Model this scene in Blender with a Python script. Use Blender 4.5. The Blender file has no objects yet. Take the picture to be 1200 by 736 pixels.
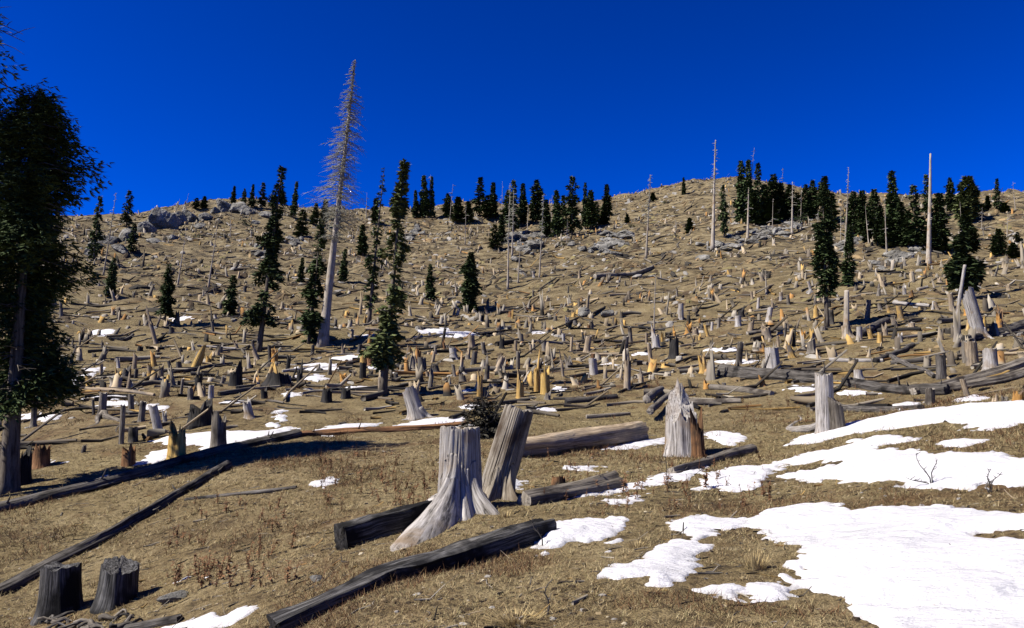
import bpy, math, random
import numpy as np
from mathutils import Vector, Matrix

# ------------------------------------------------------------------ camera, sky, sun, exposure
scn = bpy.context.scene
col = scn.collection
R = math.radians
EYE = 1.6
PITCH = R(7.0)
FPX = 942.0
cam_d = bpy.data.cameras.new('camera')
cam = bpy.data.objects.new('camera', cam_d)
col.objects.link(cam)
cam_d.sensor_width = 36.0
cam_d.lens = 36.0 * FPX / 1200.0
cam_d.clip_start = 0.05
cam_d.clip_end = 8000.0
cam.location = (0, 0, EYE)
cam.rotation_euler = (R(90) + PITCH, 0, 0)
scn.camera = cam

SUN_AZ = R(-108.0)      # from the view direction, negative is left
SUN_EL = R(47.0)
w = bpy.data.worlds.new('World')
scn.world = w
w.use_nodes = True
wn, wl = w.node_tree.nodes, w.node_tree.links
wn.clear()
wo = wn.new('ShaderNodeOutputWorld')
wb = wn.new('ShaderNodeBackground')
wb.inputs['Strength'].default_value = 0.060
sky = wn.new('ShaderNodeTexSky')
sky.sky_type = 'NISHITA'
sky.sun_disc = False
sky.sun_elevation = SUN_EL
sky.sun_rotation = SUN_AZ
sky.altitude = 3200
sky.air_density = 1.0
sky.dust_density = 0.0
sky.ozone_density = 4.0
tint = wn.new('ShaderNodeMix')
tint.data_type = 'RGBA'
tint.blend_type = 'MULTIPLY'
tint.inputs['Factor'].default_value = 1.0
tint.inputs['B'].default_value = (0.0, 0.205, 0.61, 1)
gam = wn.new('ShaderNodeGamma')
gam.inputs['Gamma'].default_value = 1.45
wl.new(sky.outputs['Color'], gam.inputs['Color'])
wl.new(gam.outputs['Color'], tint.inputs['A'])
wl.new(tint.outputs['Result'], wb.inputs['Color'])
wl.new(wb.outputs[0], wo.inputs[0])

sun_d = bpy.data.lights.new('sun', 'SUN')
sun_d.energy = 5.0
sun_d.angle = R(0.53)
sun_d.color = (1.0, 0.95, 0.87)
sun = bpy.data.objects.new('sun', sun_d)
col.objects.link(sun)
sdir = Vector((math.sin(SUN_AZ) * math.cos(SUN_EL), math.cos(SUN_AZ) * math.cos(SUN_EL), math.sin(SUN_EL)))
sun.rotation_euler = (-sdir).to_track_quat('-Z', 'Y').to_euler()
sun.location = (-30, -10, 40)

scn.view_settings.view_transform = 'Standard'
scn.view_settings.look = 'None'
scn.view_settings.exposure = 1.22
scn.view_settings.gamma = 1.0
scn.view_settings.use_curve_mapping = False

rng = np.random.default_rng(11)
random.seed(11)

# ------------------------------------------------------------------ noise
def _h(ix, iy, seed):
    n = (ix.astype(np.int64) * 374761393 + iy.astype(np.int64) * 668265263 + seed * 1442695041) & 0xFFFFFFFF
    n = ((n ^ (n >> 13)) * 1274126177) & 0xFFFFFFFF
    n = (n ^ (n >> 16)) & 0xFFFFFFFF
    return n.astype(np.float64) / 2147483648.0 - 1.0

def vn(x, y, seed=0):
    x = np.asarray(x, float); y = np.asarray(y, float)
    xi = np.floor(x); yi = np.floor(y)
    fx = x - xi; fy = y - yi
    u = fx * fx * (3 - 2 * fx); v = fy * fy * (3 - 2 * fy)
    a = _h(xi, yi, seed); b = _h(xi + 1, yi, seed)
    c = _h(xi, yi + 1, seed); d = _h(xi + 1, yi + 1, seed)
    return (a * (1 - u) + b * u) * (1 - v) + (c * (1 - u) + d * u) * v

def fbm(x, y, seed=0, o=3):
    s = 0; am = 1.0
    for k in range(o):
        s = s + am * vn(x * 2 ** k + 17.3 * k, y * 2 ** k - 9.1 * k, seed + k)
        am *= 0.5
    return s

def sstep(a, b, x):
    t = np.clip((x - a) / (b - a), 0, 1)
    return t * t * (3 - 2 * t)

# ------------------------------------------------------------------ pixels to directions, terrain heights
cp, sp = math.cos(PITCH), math.sin(PITCH)
def ray(px, py):
    px = np.asarray(px, float); py = np.asarray(py, float)
    u = (368.0 - py)
    dx = (px - 600.0)
    dy = FPX * cp - u * sp
    dz = FPX * sp + u * cp
    h = np.hypot(dx, dy)
    return np.arctan2(dx, dy), dz / h

D = [2.5, 4, 5.5, 8, 10.5, 14, 19, 25, 32, 40, 50, 65, 85, 110, 140]
COLS = {
    -150: [-1.7, -1.95, -2.25, -2.75, -2.9, -2.85, -2.4, -1.75, -.8, .4, 2.5, 6.2, 11.8, 19.2, 28.8],
    0: [-1.66, -1.85, -2.1, -2.57, -2.68, -2.6, -2.05, -1.4, -.4, .9, 3.0, 6.8, 12.4, 19.8, 29.4],
    150: [-1.64, -1.75, -1.95, -2.3, -2.35, -2.2, -1.75, -.95, .3, 1.6, 3.7, 7.4, 13.0, 20.6, 30],
    300: [-1.62, -1.64, -1.72, -1.9, -1.9, -1.7, -1.2, -.5, .6, 1.95, 4.0, 7.9, 13.7, 21.2, 31],
    450: [-1.6, -1.58, -1.53, -1.5, -1.5, -1.4, -.95, -.35, .65, 2.1, 4.15, 8, 13.8, 21.3, 31.3],
    600: [-1.6, -1.54, -1.47, -1.38, -1.25, -1.13, -.78, -.15, .85, 2.3, 4.5, 8.5, 14.3, 21.8, 31.5],
    750: [-1.58, -1.5, -1.42, -1.3, -1.2, -1.08, -.72, -.05, 1.0, 2.6, 5.0, 9.0, 15, 23, 33],
    900: [-1.58, -1.5, -1.42, -1.28, -1.15, -.95, -.62, .05, 1.3, 3.1, 5.6, 9.8, 16, 24.5, 35],
    1050: [-1.56, -1.5, -1.42, -1.2, -.95, -.5, -.05, .25, 1.45, 3.2, 5.6, 9.6, 15.5, 23.5, 33.5],
    1200: [-1.56, -1.48, -1.38, -1.1, -.8, -.25, .35, .6, 1.7, 3.4, 5.8, 9.6, 15.2, 22.8, 32],
    1350: [-1.55, -1.46, -1.34, -1.0, -.65, 0.0, .7, 1.0, 2.0, 3.6, 5.9, 9.6, 15.0, 22.5, 31.5]}
SKYL = [(-150, 285), (60, 275), (110, 268), (150, 262), (190, 252), (215, 246), (245, 240), (270, 238), (300, 241), (330, 247),
        (360, 252), (420, 256), (480, 253), (530, 249), (560, 248), (600, 252), (650, 254), (700, 250), (735, 241), (760, 236),
        (800, 226), (830, 220), (860, 219), (890, 222), (930, 230), (970, 237), (1010, 240), (1060, 241), (1120, 242),
        (1160, 240), (1200, 238), (1350, 240)]

def pchip(xk, yk, x):
    xk = np.asarray(xk, float); yk = np.asarray(yk, float)
    h = np.diff(xk); d = np.diff(yk) / h
    m = np.zeros_like(yk)
    m[0] = d[0]; m[-1] = d[-1]
    for i in range(1, len(xk) - 1):
        if d[i - 1] * d[i] > 0:
            w1 = 2 * h[i] + h[i - 1]; w2 = h[i] + 2 * h[i - 1]
            m[i] = (w1 + w2) / (w1 / d[i - 1] + w2 / d[i])
    i = np.clip(np.searchsorted(xk, x) - 1, 0, len(xk) - 2)
    t = (x - xk[i]) / h[i]
    return ((1 + 2 * t) * (1 - t) ** 2 * yk[i] + t * (1 - t) ** 2 * h[i] * m[i]
            + t * t * (3 - 2 * t) * yk[i + 1] + t * t * (t - 1) * h[i] * m[i + 1])

A0, A1, NA = R(-46), R(46), 185
S0, S1, NS = math.log(2.0), math.log(420.0), 260
ag = np.linspace(A0, A1, NA)
sg = np.linspace(S0, S1, NS)
ckeys = sorted(COLS)
ca = np.array([float(ray(k, 420)[0]) for k in ckeys])
cz = np.array([COLS[k] for k in ckeys])
sk_a, sk_t = ray([p[0] for p in SKYL], [p[1] for p in SKYL])
TZ = np.zeros((NA, NS))
RIDGE = np.zeros(NA)
for i, a in enumerate(ag):
    ac = min(max(a, ca[0]), ca[-1])
    zs = [float(pchip(ca, cz[:, j], np.array([ac]))[0]) for j in range(len(D))]
    t = float(np.interp(a, sk_a, sk_t))
    Rr = 192 + 14 * math.sin(a * 7 + 1.0)
    RIDGE[i] = Rr
    zr = t * Rr
    zk = zs + [zr - 0.1, zr - 2.5, zr - 22, zr - 55]
    dk = D + [Rr, Rr * 1.12, Rr * 1.5, 430]
    TZ[i] = pchip(np.log(dk), zk, sg)
def blur(M, n, ax):
    for _ in range(n):
        M = 0.25 * np.roll(M, 1, ax) + 0.5 * M + 0.25 * np.roll(M, -1, ax) if False else \
            0.5 * M + 0.25 * np.take(M, np.clip(np.arange(M.shape[ax]) - 1, 0, M.shape[ax] - 1), ax) + \
            0.25 * np.take(M, np.clip(np.arange(M.shape[ax]) + 1, 0, M.shape[ax] - 1), ax)
    return M
TZ = blur(TZ, 3, 0)

def Hbase(x, y):
    r = np.hypot(x, y); a = np.arctan2(x, y)
    s = np.log(np.clip(r, 2.0, 419.9))
    af = np.clip((a - A0) / (A1 - A0), 0, 0.99999) * (NA - 1)
    sf = np.clip((s - S0) / (S1 - S0), 0, 0.99999) * (NS - 1)
    i = af.astype(int); j = sf.astype(int)
    u = af - i; v = sf - j
    z = (TZ[i, j] * (1 - u) + TZ[i + 1, j] * u) * (1 - v) + (TZ[i, j + 1] * (1 - u) + TZ[i + 1, j + 1] * u) * v
    z = z - np.clip(r - 420, 0, None) * 0.35
    wgt = sstep(R(50), R(125), np.abs(a))
    back = -1.6 - 0.10 * np.clip(r, 0, 600) - 0.0 * r
    return z * (1 - wgt) + back * wgt

def Hn(x, y):
    x = np.asarray(x, float); y = np.asarray(y, float)
    r = np.hypot(x, y)
    z = Hbase(x, y)
    far = sstep(14, 90, r)
    z = z + far * 0.55 * vn(x / 9.0, y / 6.0, 3)
    z = z + (0.03 + 0.26 * far) * vn(x / 2.6, y / 1.7, 5)
    z = z + 0.42 * far * (np.abs(vn(x / 4.2, y / 2.6, 19)) * 2 - .8)
    z = z + (0.028 + 0.05 * sstep(10, 60, r)) * vn(x / 0.8, y / 0.6, 7)
    z = z + 0.014 * vn(x / 0.27, y / 0.27, 9) * (1 - sstep(30, 60, r))
    z = z + 0.004 * vn(x / 0.11, y / 0.11, 13) * (1 - sstep(14, 25, r))
    return z + EYE

_rr = np.exp(np.linspace(math.log(2.6), math.log(330), 900))
def hits(px, py):
    px = np.atleast_1d(np.asarray(px, float)); py = np.atleast_1d(np.asarray(py, float))
    a, t = ray(px, py)
    X = np.sin(a)[:, None] * _rr; Y = np.cos(a)[:, None] * _rr
    dz = Hn(X, Y) - (EYE + t[:, None] * _rr)
    out = np.zeros((len(px), 3))
    for k in range(len(px)):
        j = np.argmax(dz[k] > 0)
        if dz[k, j] <= 0:
            r = float(np.interp(a[k], ag, RIDGE)) * 0.99
        elif j == 0:
            r = _rr[0]
        else:
            q = dz[k, j - 1] / (dz[k, j - 1] - dz[k, j])
            r = _rr[j - 1] + q * (_rr[j] - _rr[j - 1])
        out[k] = (math.sin(a[k]) * r, math.cos(a[k]) * r, 0)
    out[:, 2] = Hn(out[:, 0], out[:, 1])
    return out
def hit(px, py):
    return hits([px], [py])[0]
def pxm(p):
    """pixels per metre at a point"""
    return FPX / (p[1] * cp + (p[2] - EYE) * sp)
def topray(p, px, py):
    """the point seen at (px, py) standing at the same depth as p"""
    a, t = ray(px, py)
    a = float(a); t = float(t)
    k = p[1] / math.cos(a)
    return np.array([math.sin(a) * k, p[1], EYE + t * k])

# ------------------------------------------------------------------ mesh helpers
def mesh(name, V, Q=None, T=None, G=None, smooth=True, colors=None):
    V = np.asarray(V, np.float32).reshape(-1, 3)
    me = bpy.data.meshes.new(name)
    me.vertices.add(len(V))
    me.vertices.foreach_set('co', V.ravel())
    Q = np.zeros((0, 4), np.int32) if Q is None or len(Q) == 0 else np.asarray(Q, np.int32).reshape(-1, 4)
    T = np.zeros((0, 3), np.int32) if T is None or len(T) == 0 else np.asarray(T, np.int32).reshape(-1, 3)
    loops = np.concatenate([Q.ravel(), T.ravel()])
    ls = np.concatenate([np.arange(len(Q)) * 4, len(Q) * 4 + np.arange(len(T)) * 3]).astype(np.int32)
    me.loops.add(len(loops))
    me.loops.foreach_set('vertex_index', loops)
    me.polygons.add(len(ls))
    me.polygons.foreach_set('loop_start', ls)
    me.polygons.foreach_set('use_smooth', np.full(len(ls), smooth, bool))
    me.update(calc_edges=True)
    if G is not None:
        ga = me.attributes.new('grain', 'FLOAT_VECTOR', 'POINT')
        ga.data.foreach_set('vector', np.asarray(G, np.float32).ravel())
    if colors is not None:
        at = me.color_attributes.new('tone', 'FLOAT_COLOR', 'POINT')
        c = np.ones((len(V), 4), np.float32); c[:, :3] = colors
        at.data.foreach_set('color', c.ravel())
    return me

def tag(o, label=None, cat=None, group=None, kind=None):
    if label: o['label'] = label
    if cat: o['category'] = cat
    if group: o['group'] = group
    if kind: o['kind'] = kind
    return o

def obj(name, me, mat=None, parent=None, loc=None):
    o = bpy.data.objects.new(name, me)
    col.objects.link(o)
    if mat is not None:
        if len(me.materials) == 0:
            me.materials.append(mat)
        elif me.materials[0] != mat:
            o.material_slots[0].link = 'OBJECT'
            o.material_slots[0].material = mat
    if parent is not None: o.parent = parent
    if loc is not None: o.location = tuple(float(c) for c in loc)
    return o

def empty(name, loc):
    o = bpy.data.objects.new(name, None)
    o.empty_display_size = 0.2
    o.location = tuple(float(c) for c in loc)
    col.objects.link(o)
    return o

def gridfaces(nr, ns, wrap=True):
    j, i = np.meshgrid(np.arange(nr - 1), np.arange(ns if wrap else ns - 1), indexing='ij')
    k = (i + 1) % ns
    return np.stack([j * ns + i, j * ns + k, (j + 1) * ns + k, (j + 1) * ns + i], -1).reshape(-1, 4)

def tube(P, rad, ns=8, rough=0.0, seed=0, cap=True):
    """a tapered tube along the points P (n,3) with radii rad"""
    P = np.asarray(P, float); n = len(P)
    rad = np.broadcast_to(np.asarray(rad, float), (n,))
    Tn = np.gradient(P, axis=0)
    Tn /= np.linalg.norm(Tn, axis=1)[:, None] + 1e-9
    ref = np.array([0, 0, 1.0]) if abs(Tn[:, 2]).mean() < 0.8 else np.array([1.0, 0, 0])
    U = np.cross(Tn, ref); U /= np.linalg.norm(U, axis=1)[:, None] + 1e-9
    W = np.cross(U, Tn)
    th = np.arange(ns) * 2 * math.pi / ns
    rr = rad[:, None] * np.ones(ns)
    if rough:
        L = np.concatenate([[0], np.cumsum(np.linalg.norm(np.diff(P, axis=0), axis=1))])[:, None] * .55
        rr = rr * (1 + rough * vn(np.cos(th)[None] * 2.2 + 5 + L * 0.3, np.sin(th)[None] * 2.2 + L, seed)
                   + rough * 0.6 * vn(np.cos(th)[None] * 5 + 5, np.sin(th)[None] * 5 + L * 0.8, seed + 3)
                   + rough * 0.25 * vn(np.cos(th)[None] * 9 + 5, np.sin(th)[None] * 9 + L * 5, seed + 4))
    V = P[:, None] + rr[..., None] * (np.cos(th)[None, :, None] * U[:, None] + np.sin(th)[None, :, None] * W[:, None])
    V = V.reshape(-1, 3)
    Q = gridfaces(n, ns)
    Tf = []
    sl = np.concatenate([[0], np.cumsum(np.linalg.norm(np.diff(P, axis=0), axis=1))])
    rm = float(rad.mean()) * .6 + .4 * rad[:, None]
    G = np.stack([rm * np.cos(th), rm * np.sin(th), sl[:, None] * np.ones(ns)], -1).reshape(-1, 3)
    if cap:
        G = np.vstack([G, [0, 0, 0], [0, 0, sl[-1]]])
        c0 = len(V); V = np.vstack([V, P[0], P[-1]])
        for i in range(ns):
            k = (i + 1) % ns
            Tf.append((c0, k, i)); Tf.append((c0 + 1, (n - 1) * ns + i, (n - 1) * ns + k))
    return V, Q, np.array(Tf, int).reshape(-1, 3), G

def join(parts):
    Vs, Qs, Ts, Gs, o = [], [], [], [], 0
    for pt in parts:
        V, Q, T = pt[:3]
        Gs.append(pt[3] if len(pt) > 3 else V)
        Vs.append(V)
        if Q is not None and len(Q): Qs.append(np.asarray(Q) + o)
        if T is not None and len(T): Ts.append(np.asarray(T) + o)
        o += len(V)
    return (np.vstack(Vs), np.vstack(Qs) if Qs else None, np.vstack(Ts) if Ts else None, np.vstack(Gs))

# ------------------------------------------------------------------ materials
def newmat(name, rough=0.9):
    m = bpy.data.materials.new(name)
    m.use_nodes = True
    nt = m.node_tree
    b = nt.nodes['Principled BSDF']
    b.inputs['Roughness'].default_value = rough
    b.inputs['Specular IOR Level'].default_value = 0.15
    return m, nt, b

def N(nt, t, **kw):
    n = nt.nodes.new(t)
    for k, v in kw.items():
        if hasattr(n, k): setattr(n, k, v)
        else: n.inputs[k].default_value = v
    return n

def ramp(nt, fac, stops, interp='LINEAR'):
    n = nt.nodes.new('ShaderNodeValToRGB')
    n.color_ramp.interpolation = interp
    e = n.color_ramp.elements
    while len(e) < len(stops): e.new(0.5)
    for q, (p, c) in zip(e, stops):
        q.position = p; q.color = (c[0], c[1], c[2], 1)
    nt.links.new(fac, n.inputs['Fac'])
    return n.outputs['Color']

def noise(nt, vec, scale, detail=6, rough=0.6, dist=0.0):
    n = N(nt, 'ShaderNodeTexNoise')
    n.inputs['Scale'].default_value = scale
    n.inputs['Detail'].default_value = detail
    n.inputs['Roughness'].default_value = rough
    n.inputs['Distortion'].default_value = dist
    if vec is not None: nt.links.new(vec, n.inputs['Vector'])
    return n.outputs['Fac']

def mix(nt, fac, a, b, mode='MIX'):
    n = nt.nodes.new('ShaderNodeMix')
    n.data_type = 'RGBA'; n.blend_type = mode
    for s, v in (('Factor', fac), ('A', a), ('B', b)):
        if hasattr(v, 'links') or hasattr(v, 'is_linked'): nt.links.new(v, n.inputs[s])
        elif isinstance(v, (int, float)): n.inputs[s].default_value = v
        else: n.inputs[s].default_value = (v[0], v[1], v[2], 1)
    return n.outputs['Result']

def bump(nt, b, h, strength, dist):
    n = nt.nodes.new('ShaderNodeBump')
    n.inputs['Strength'].default_value = strength
    n.inputs['Distance'].default_value = dist
    nt.links.new(h, n.inputs['Height'])
    nt.links.new(n.outputs['Normal'], b.inputs['Normal'])

def wood(name, dark, mid, light, stain=None, axis='z', st_lo=0.5, st_hi=0.62, grain=18.0):
    dark, mid, light = [tuple(.74 * q for q in c_) for c_ in (dark, mid, light)]
    if stain: stain = tuple(.74 * q for q in stain)
    m, nt, b = newmat(name, 0.85)
    tc = N(nt, 'ShaderNodeAttribute', attribute_name='grain')
    oi = N(nt, 'ShaderNodeObjectInfo')
    add = N(nt, 'ShaderNodeVectorMath', operation='MULTIPLY_ADD')
    nt.links.new(oi.outputs['Random'], add.inputs[0])
    add.inputs[1].default_value = (37, 51, 23)
    nt.links.new(tc.outputs['Vector'], add.inputs[2])
    mp = N(nt, 'ShaderNodeMapping')
    mp.inputs['Scale'].default_value = (grain, grain, 0.75)
    nt.links.new(add.outputs[0], mp.inputs['Vector'])
    g = noise(nt, mp.outputs[0], 2.4, 9, 0.72, 0.25)
    c = ramp(nt, g, [(0.36, dark), (0.46, mid), (0.60, light), (0.72, tuple(min(1, x * 1.12) for x in light))])
    g2 = noise(nt, add.outputs[0], 2.2, 3, 0.6)
    c = mix(nt, ramp(nt, g2, [(0.35, (0, 0, 0)), (0.7, (0.6, 0.6, 0.6))]), c, mix(nt, 1.0, c, (0.66, 0.62, 0.56), 'MULTIPLY'))
    if stain:
        g3 = noise(nt, add.outputs[0], 1.6, 4, 0.55)
        fac = ramp(nt, g3, [(st_lo, (0, 0, 0)), (st_hi, (1, 1, 1))])
        c = mix(nt, fac, c, mix(nt, 0.55, stain, mix(nt, 1.0, c, stain, 'MULTIPLY')))
    vr = N(nt, 'ShaderNodeMapRange')
    nt.links.new(oi.outputs['Random'], vr.inputs['Value'])
    vr.inputs['To Min'].default_value = 0.78; vr.inputs['To Max'].default_value = 1.15
    hs = N(nt, 'ShaderNodeHueSaturation')
    nt.links.new(vr.outputs[0], hs.inputs['Value'])
    nt.links.new(c, hs.inputs['Color'])
    nt.links.new(hs.outputs[0], b.inputs['Base Color'])
    bump(nt, b, g, 0.9, 0.02)
    return m

WOOD = {}
for key, args in {
    's': ('silver_wood', (.045, .04, .035), (.28, .257, .232), (.50, .47, .44), (.36, .25, .14), .54, .72),
    't': ('tan_wood', (.06, .045, .03), (.26, .20, .135), (.44, .35, .24), (.26, .24, .22), .5, .7),
    'g': ('golden_wood', (.11, .06, .02), (.40, .245, .07), (.58, .39, .14), (.28, .255, .225), .51, .62),
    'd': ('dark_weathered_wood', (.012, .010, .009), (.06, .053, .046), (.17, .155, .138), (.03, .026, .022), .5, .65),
    'c': ('charred_wood', (.005, .005, .005), (.016, .015, .014), (.055, .05, .047), (.14, .125, .11), .62, .75),
    'k': ('sooty_grey_wood', (.006, .006, .006), (.034, .032, .03), (.15, .145, .14), (.012, .011, .011), .46, .58),
    'w': ('grey_twig_wood', (.10, .095, .08), (.36, .355, .275), (.52, .51, .41), None, .5, .6),
    'm': ('brown_grey_wood', (.03, .024, .018), (.21, .178, .138), (.36, .32, .262), (.12, .085, .055), .52, .7),
    'y': ('bright_golden_wood', (.16, .085, .02), (.50, .315, .085), (.66, .46, .17), None, .5, .6),
    'r': ('red_rotten_wood', (.03, .014, .007), (.15, .072, .03), (.28, .15, .07), (.045, .035, .028), .52, .66),
    'o': ('orange_wood', (.09, .04, .012), (.36, .18, .045), (.52, .29, .09), (.20, .17, .145), .53, .65),
    'b': ('grey_brown_wood', (.03, .025, .02), (.14, .12, .095), (.27, .24, .20), (.085, .07, .058), .5, .65)}.items():
    WOOD[key + 'z'] = WOOD[key + 'x'] = wood(args[0], args[1], args[2], args[3], args[4], 'z', args[5], args[6])
CUT = wood('cut_wood_face', (.07, .06, .05), (.24, .21, .17), (.40, .36, .30), None, 'z', grain=5.0)
BARK = wood('conifer_bark', (.025, .02, .016), (.085, .068, .052), (.17, .145, .115), None, 'z', grain=7.0)
POLE = wood('barkless_pole_wood', (.10, .085, .07), (.30, .26, .21), (.44, .39, .32), (.42, .27, .13), 'z', .55, .75)

def foliage_mat(name, a, b_, c_):
    m, nt, b = newmat(name, 0.8)
    tc = N(nt, 'ShaderNodeTexCoord')
    oi = N(nt, 'ShaderNodeObjectInfo')
    g = noise(nt, tc.outputs['Object'], 7.0, 4, 0.7)
    c = ramp(nt, g, [(0.3, a), (0.5, b_), (0.72, c_)])
    vr = N(nt, 'ShaderNodeMapRange')
    nt.links.new(oi.outputs['Random'], vr.inputs['Value'])
    vr.inputs['To Min'].default_value = 0.75; vr.inputs['To Max'].default_value = 1.25
    hs = N(nt, 'ShaderNodeHueSaturation')
    nt.links.new(vr.outputs[0], hs.inputs['Value'])
    nt.links.new(c, hs.inputs['Color'])
    nt.links.new(hs.outputs[0], b.inputs['Base Color'])
    return m
FOL = foliage_mat('conifer_needles', (.018, .030, .010), (.036, .054, .018), (.070, .088, .030))
FOLN = foliage_mat('near_conifer_needles', (.022, .036, .010), (.042, .064, .017), (.075, .105, .03))
FOLY = foliage_mat('olive_conifer_needles', (.026, .036, .012), (.058, .07, .024), (.11, .118, .042))
FOLD = foliage_mat('dead_brush', (.012, .011, .008), (.030, .027, .018), (.075, .068, .05))
FOLB = foliage_mat('juniper_needles', (.02, .03, .014), (.045, .058, .024), (.085, .095, .045))

def tone_mat(name, rough=0.9):
    m, nt, b = newmat(name, rough)
    at = N(nt, 'ShaderNodeAttribute', attribute_name='tone')
    nt.links.new(at.outputs['Color'], b.inputs['Base Color'])
    return m
TONE = tone_mat('scattered_wood_tone')
GRASS = tone_mat('dry_grass_tone')

def rock_mat():
    m, nt, b = newmat('grey_limestone')
    tc = N(nt, 'ShaderNodeTexCoord'); ge = N(nt, 'ShaderNodeNewGeometry')
    g = noise(nt, ge.outputs['Position'], 0.7, 9, 0.68, 0.4)
    c = ramp(nt, g, [(0.36, (.045, .042, .035)), (0.5, (.14, .133, .117)), (0.66, (.27, .26, .235))])
    g2 = noise(nt, ge.outputs['Position'], 3.0, 5, 0.7)
    c = mix(nt, ramp(nt, g2, [(.55, (0, 0, 0)), (.7, (.7, .7, .7))]), c, (.17, .14, .085))
    nt.links.new(c, b.inputs['Base Color'])
    bump(nt, b, noise(nt, ge.outputs['Position'], 2.2, 9, 0.7), 0.9, 0.5)
    return m
ROCK = rock_mat()

def ground_mat():
    m, nt, b = newmat('dry_grass_soil', 0.95)
    ge = N(nt, 'ShaderNodeNewGeometry')
    P = ge.outputs['Position']
    big = noise(nt, P, 0.06, 4, 0.55)
    med = noise(nt, P, 0.7, 7, 0.7, 0.4)
    fin = noise(nt, P, 9.0, 6, 0.72, 0.3)
    straw = noise(nt, P, 55.0, 3, 0.7)
    base = ramp(nt, med, [(0.32, (.050, .032, .015)), (0.42, (.135, .094, .042)), (0.52, (.235, .174, .082)), (0.66, (.31, .242, .128))])
    olive = ramp(nt, med, [(0.32, (.070, .050, .020)), (0.45, (.195, .147, .064)), (0.66, (.295, .236, .112))])
    c = mix(nt, ramp(nt, big, [(.42, (0, 0, 0)), (.58, (1, 1, 1))]), base, olive)
    c = mix(nt, ramp(nt, fin, [(.36, (.92, .92, .92)), (.50, (0, 0, 0))]), c, (.032, .022, .011))
    c = mix(nt, ramp(nt, fin, [(.54, (0, 0, 0)), (.68, (.75, .75, .75))]), c, (.29, .228, .125))
    c = mix(nt, ramp(nt, straw, [(.40, (.75, .75, .75)), (.52, (0, 0, 0))]), c, (.045, .031, .015))
    c = mix(nt, ramp(nt, straw, [(.60, (0, 0, 0)), (.70, (.5, .5, .5))]), c, (.34, .28, .17))
    rust = noise(nt, P, 0.33, 6, 0.7, 0.6)
    c = mix(nt, ramp(nt, rust, [(.55, (0, 0, 0)), (.66, (.8, .8, .8))]), c, mix(nt, .5, (.085, .045, .022), mix(nt, 1.0, c, (.6, .42, .32), 'MULTIPLY')))
    pale = noise(nt, P, 1.7, 5, 0.7, 0.5)
    c = mix(nt, ramp(nt, pale, [(.60, (0, 0, 0)), (.72, (.6, .6, .6))]), c, (.33, .275, .165))
    # the far slope: needle litter and stones, with dark shadow streaks painted into the ramp
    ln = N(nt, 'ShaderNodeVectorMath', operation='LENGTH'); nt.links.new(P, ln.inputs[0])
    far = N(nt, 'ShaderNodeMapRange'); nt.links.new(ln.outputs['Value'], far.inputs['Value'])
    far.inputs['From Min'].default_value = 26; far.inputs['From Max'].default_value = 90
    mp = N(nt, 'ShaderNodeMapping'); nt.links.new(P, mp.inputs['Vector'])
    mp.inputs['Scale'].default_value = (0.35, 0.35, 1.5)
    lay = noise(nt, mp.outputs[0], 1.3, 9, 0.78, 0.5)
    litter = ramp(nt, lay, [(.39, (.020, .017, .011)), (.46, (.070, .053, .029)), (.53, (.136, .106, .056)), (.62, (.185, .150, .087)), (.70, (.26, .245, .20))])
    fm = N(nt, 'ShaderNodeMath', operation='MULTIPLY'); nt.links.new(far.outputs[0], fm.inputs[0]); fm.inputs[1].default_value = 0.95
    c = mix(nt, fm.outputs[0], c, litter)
    nt.links.new(c, b.inputs['Base Color'])
    hsum = N(nt, 'ShaderNodeMath', operation='MULTIPLY_ADD')
    nt.links.new(fin, hsum.inputs[0]); hsum.inputs[1].default_value = 2.0; nt.links.new(straw, hsum.inputs[2])
    bump(nt, b, hsum.outputs[0], 1.0, 0.045)
    return m
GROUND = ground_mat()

def snow_mat():
    m, nt, b = newmat('old_snow', 0.55)
    ge = N(nt, 'ShaderNodeNewGeometry')
    P = ge.outputs['Position']
    g = noise(nt, P, 1.1, 6, 0.65, .3)
    c = ramp(nt, g, [(.3, (.40, .395, .40)), (.5, (.47, .46, .465)), (.7, (.53, .515, .52))])
    d = noise(nt, P, 38.0, 3, 0.6)
    d2 = noise(nt, P, 2.0, 3, 0.6)
    dm = N(nt, 'ShaderNodeMath', operation='MULTIPLY')
    nt.links.new(ramp(nt, d, [(.64, (0, 0, 0)), (.70, (1, 1, 1))]), dm.inputs[0])
    nt.links.new(ramp(nt, d2, [(.5, (0, 0, 0)), (.65, (1, 1, 1))]), dm.inputs[1])
    c = mix(nt, dm.outputs[0], c, (.30, .25, .19))
    at = N(nt, 'ShaderNodeAttribute', attribute_name='tone')
    c = mix(nt, 1.0, c, at.outputs['Color'], 'MULTIPLY')
    nt.links.new(c, b.inputs['Base Color'])
    mp = N(nt, 'ShaderNodeMapping'); nt.links.new(P, mp.inputs['Vector']); mp.inputs['Scale'].default_value = (1, 2.2, 1)
    bump(nt, b, noise(nt, mp.outputs[0], 3.2, 7, 0.65), 0.9, 0.11)
    return m
SNOW = snow_mat()

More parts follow.
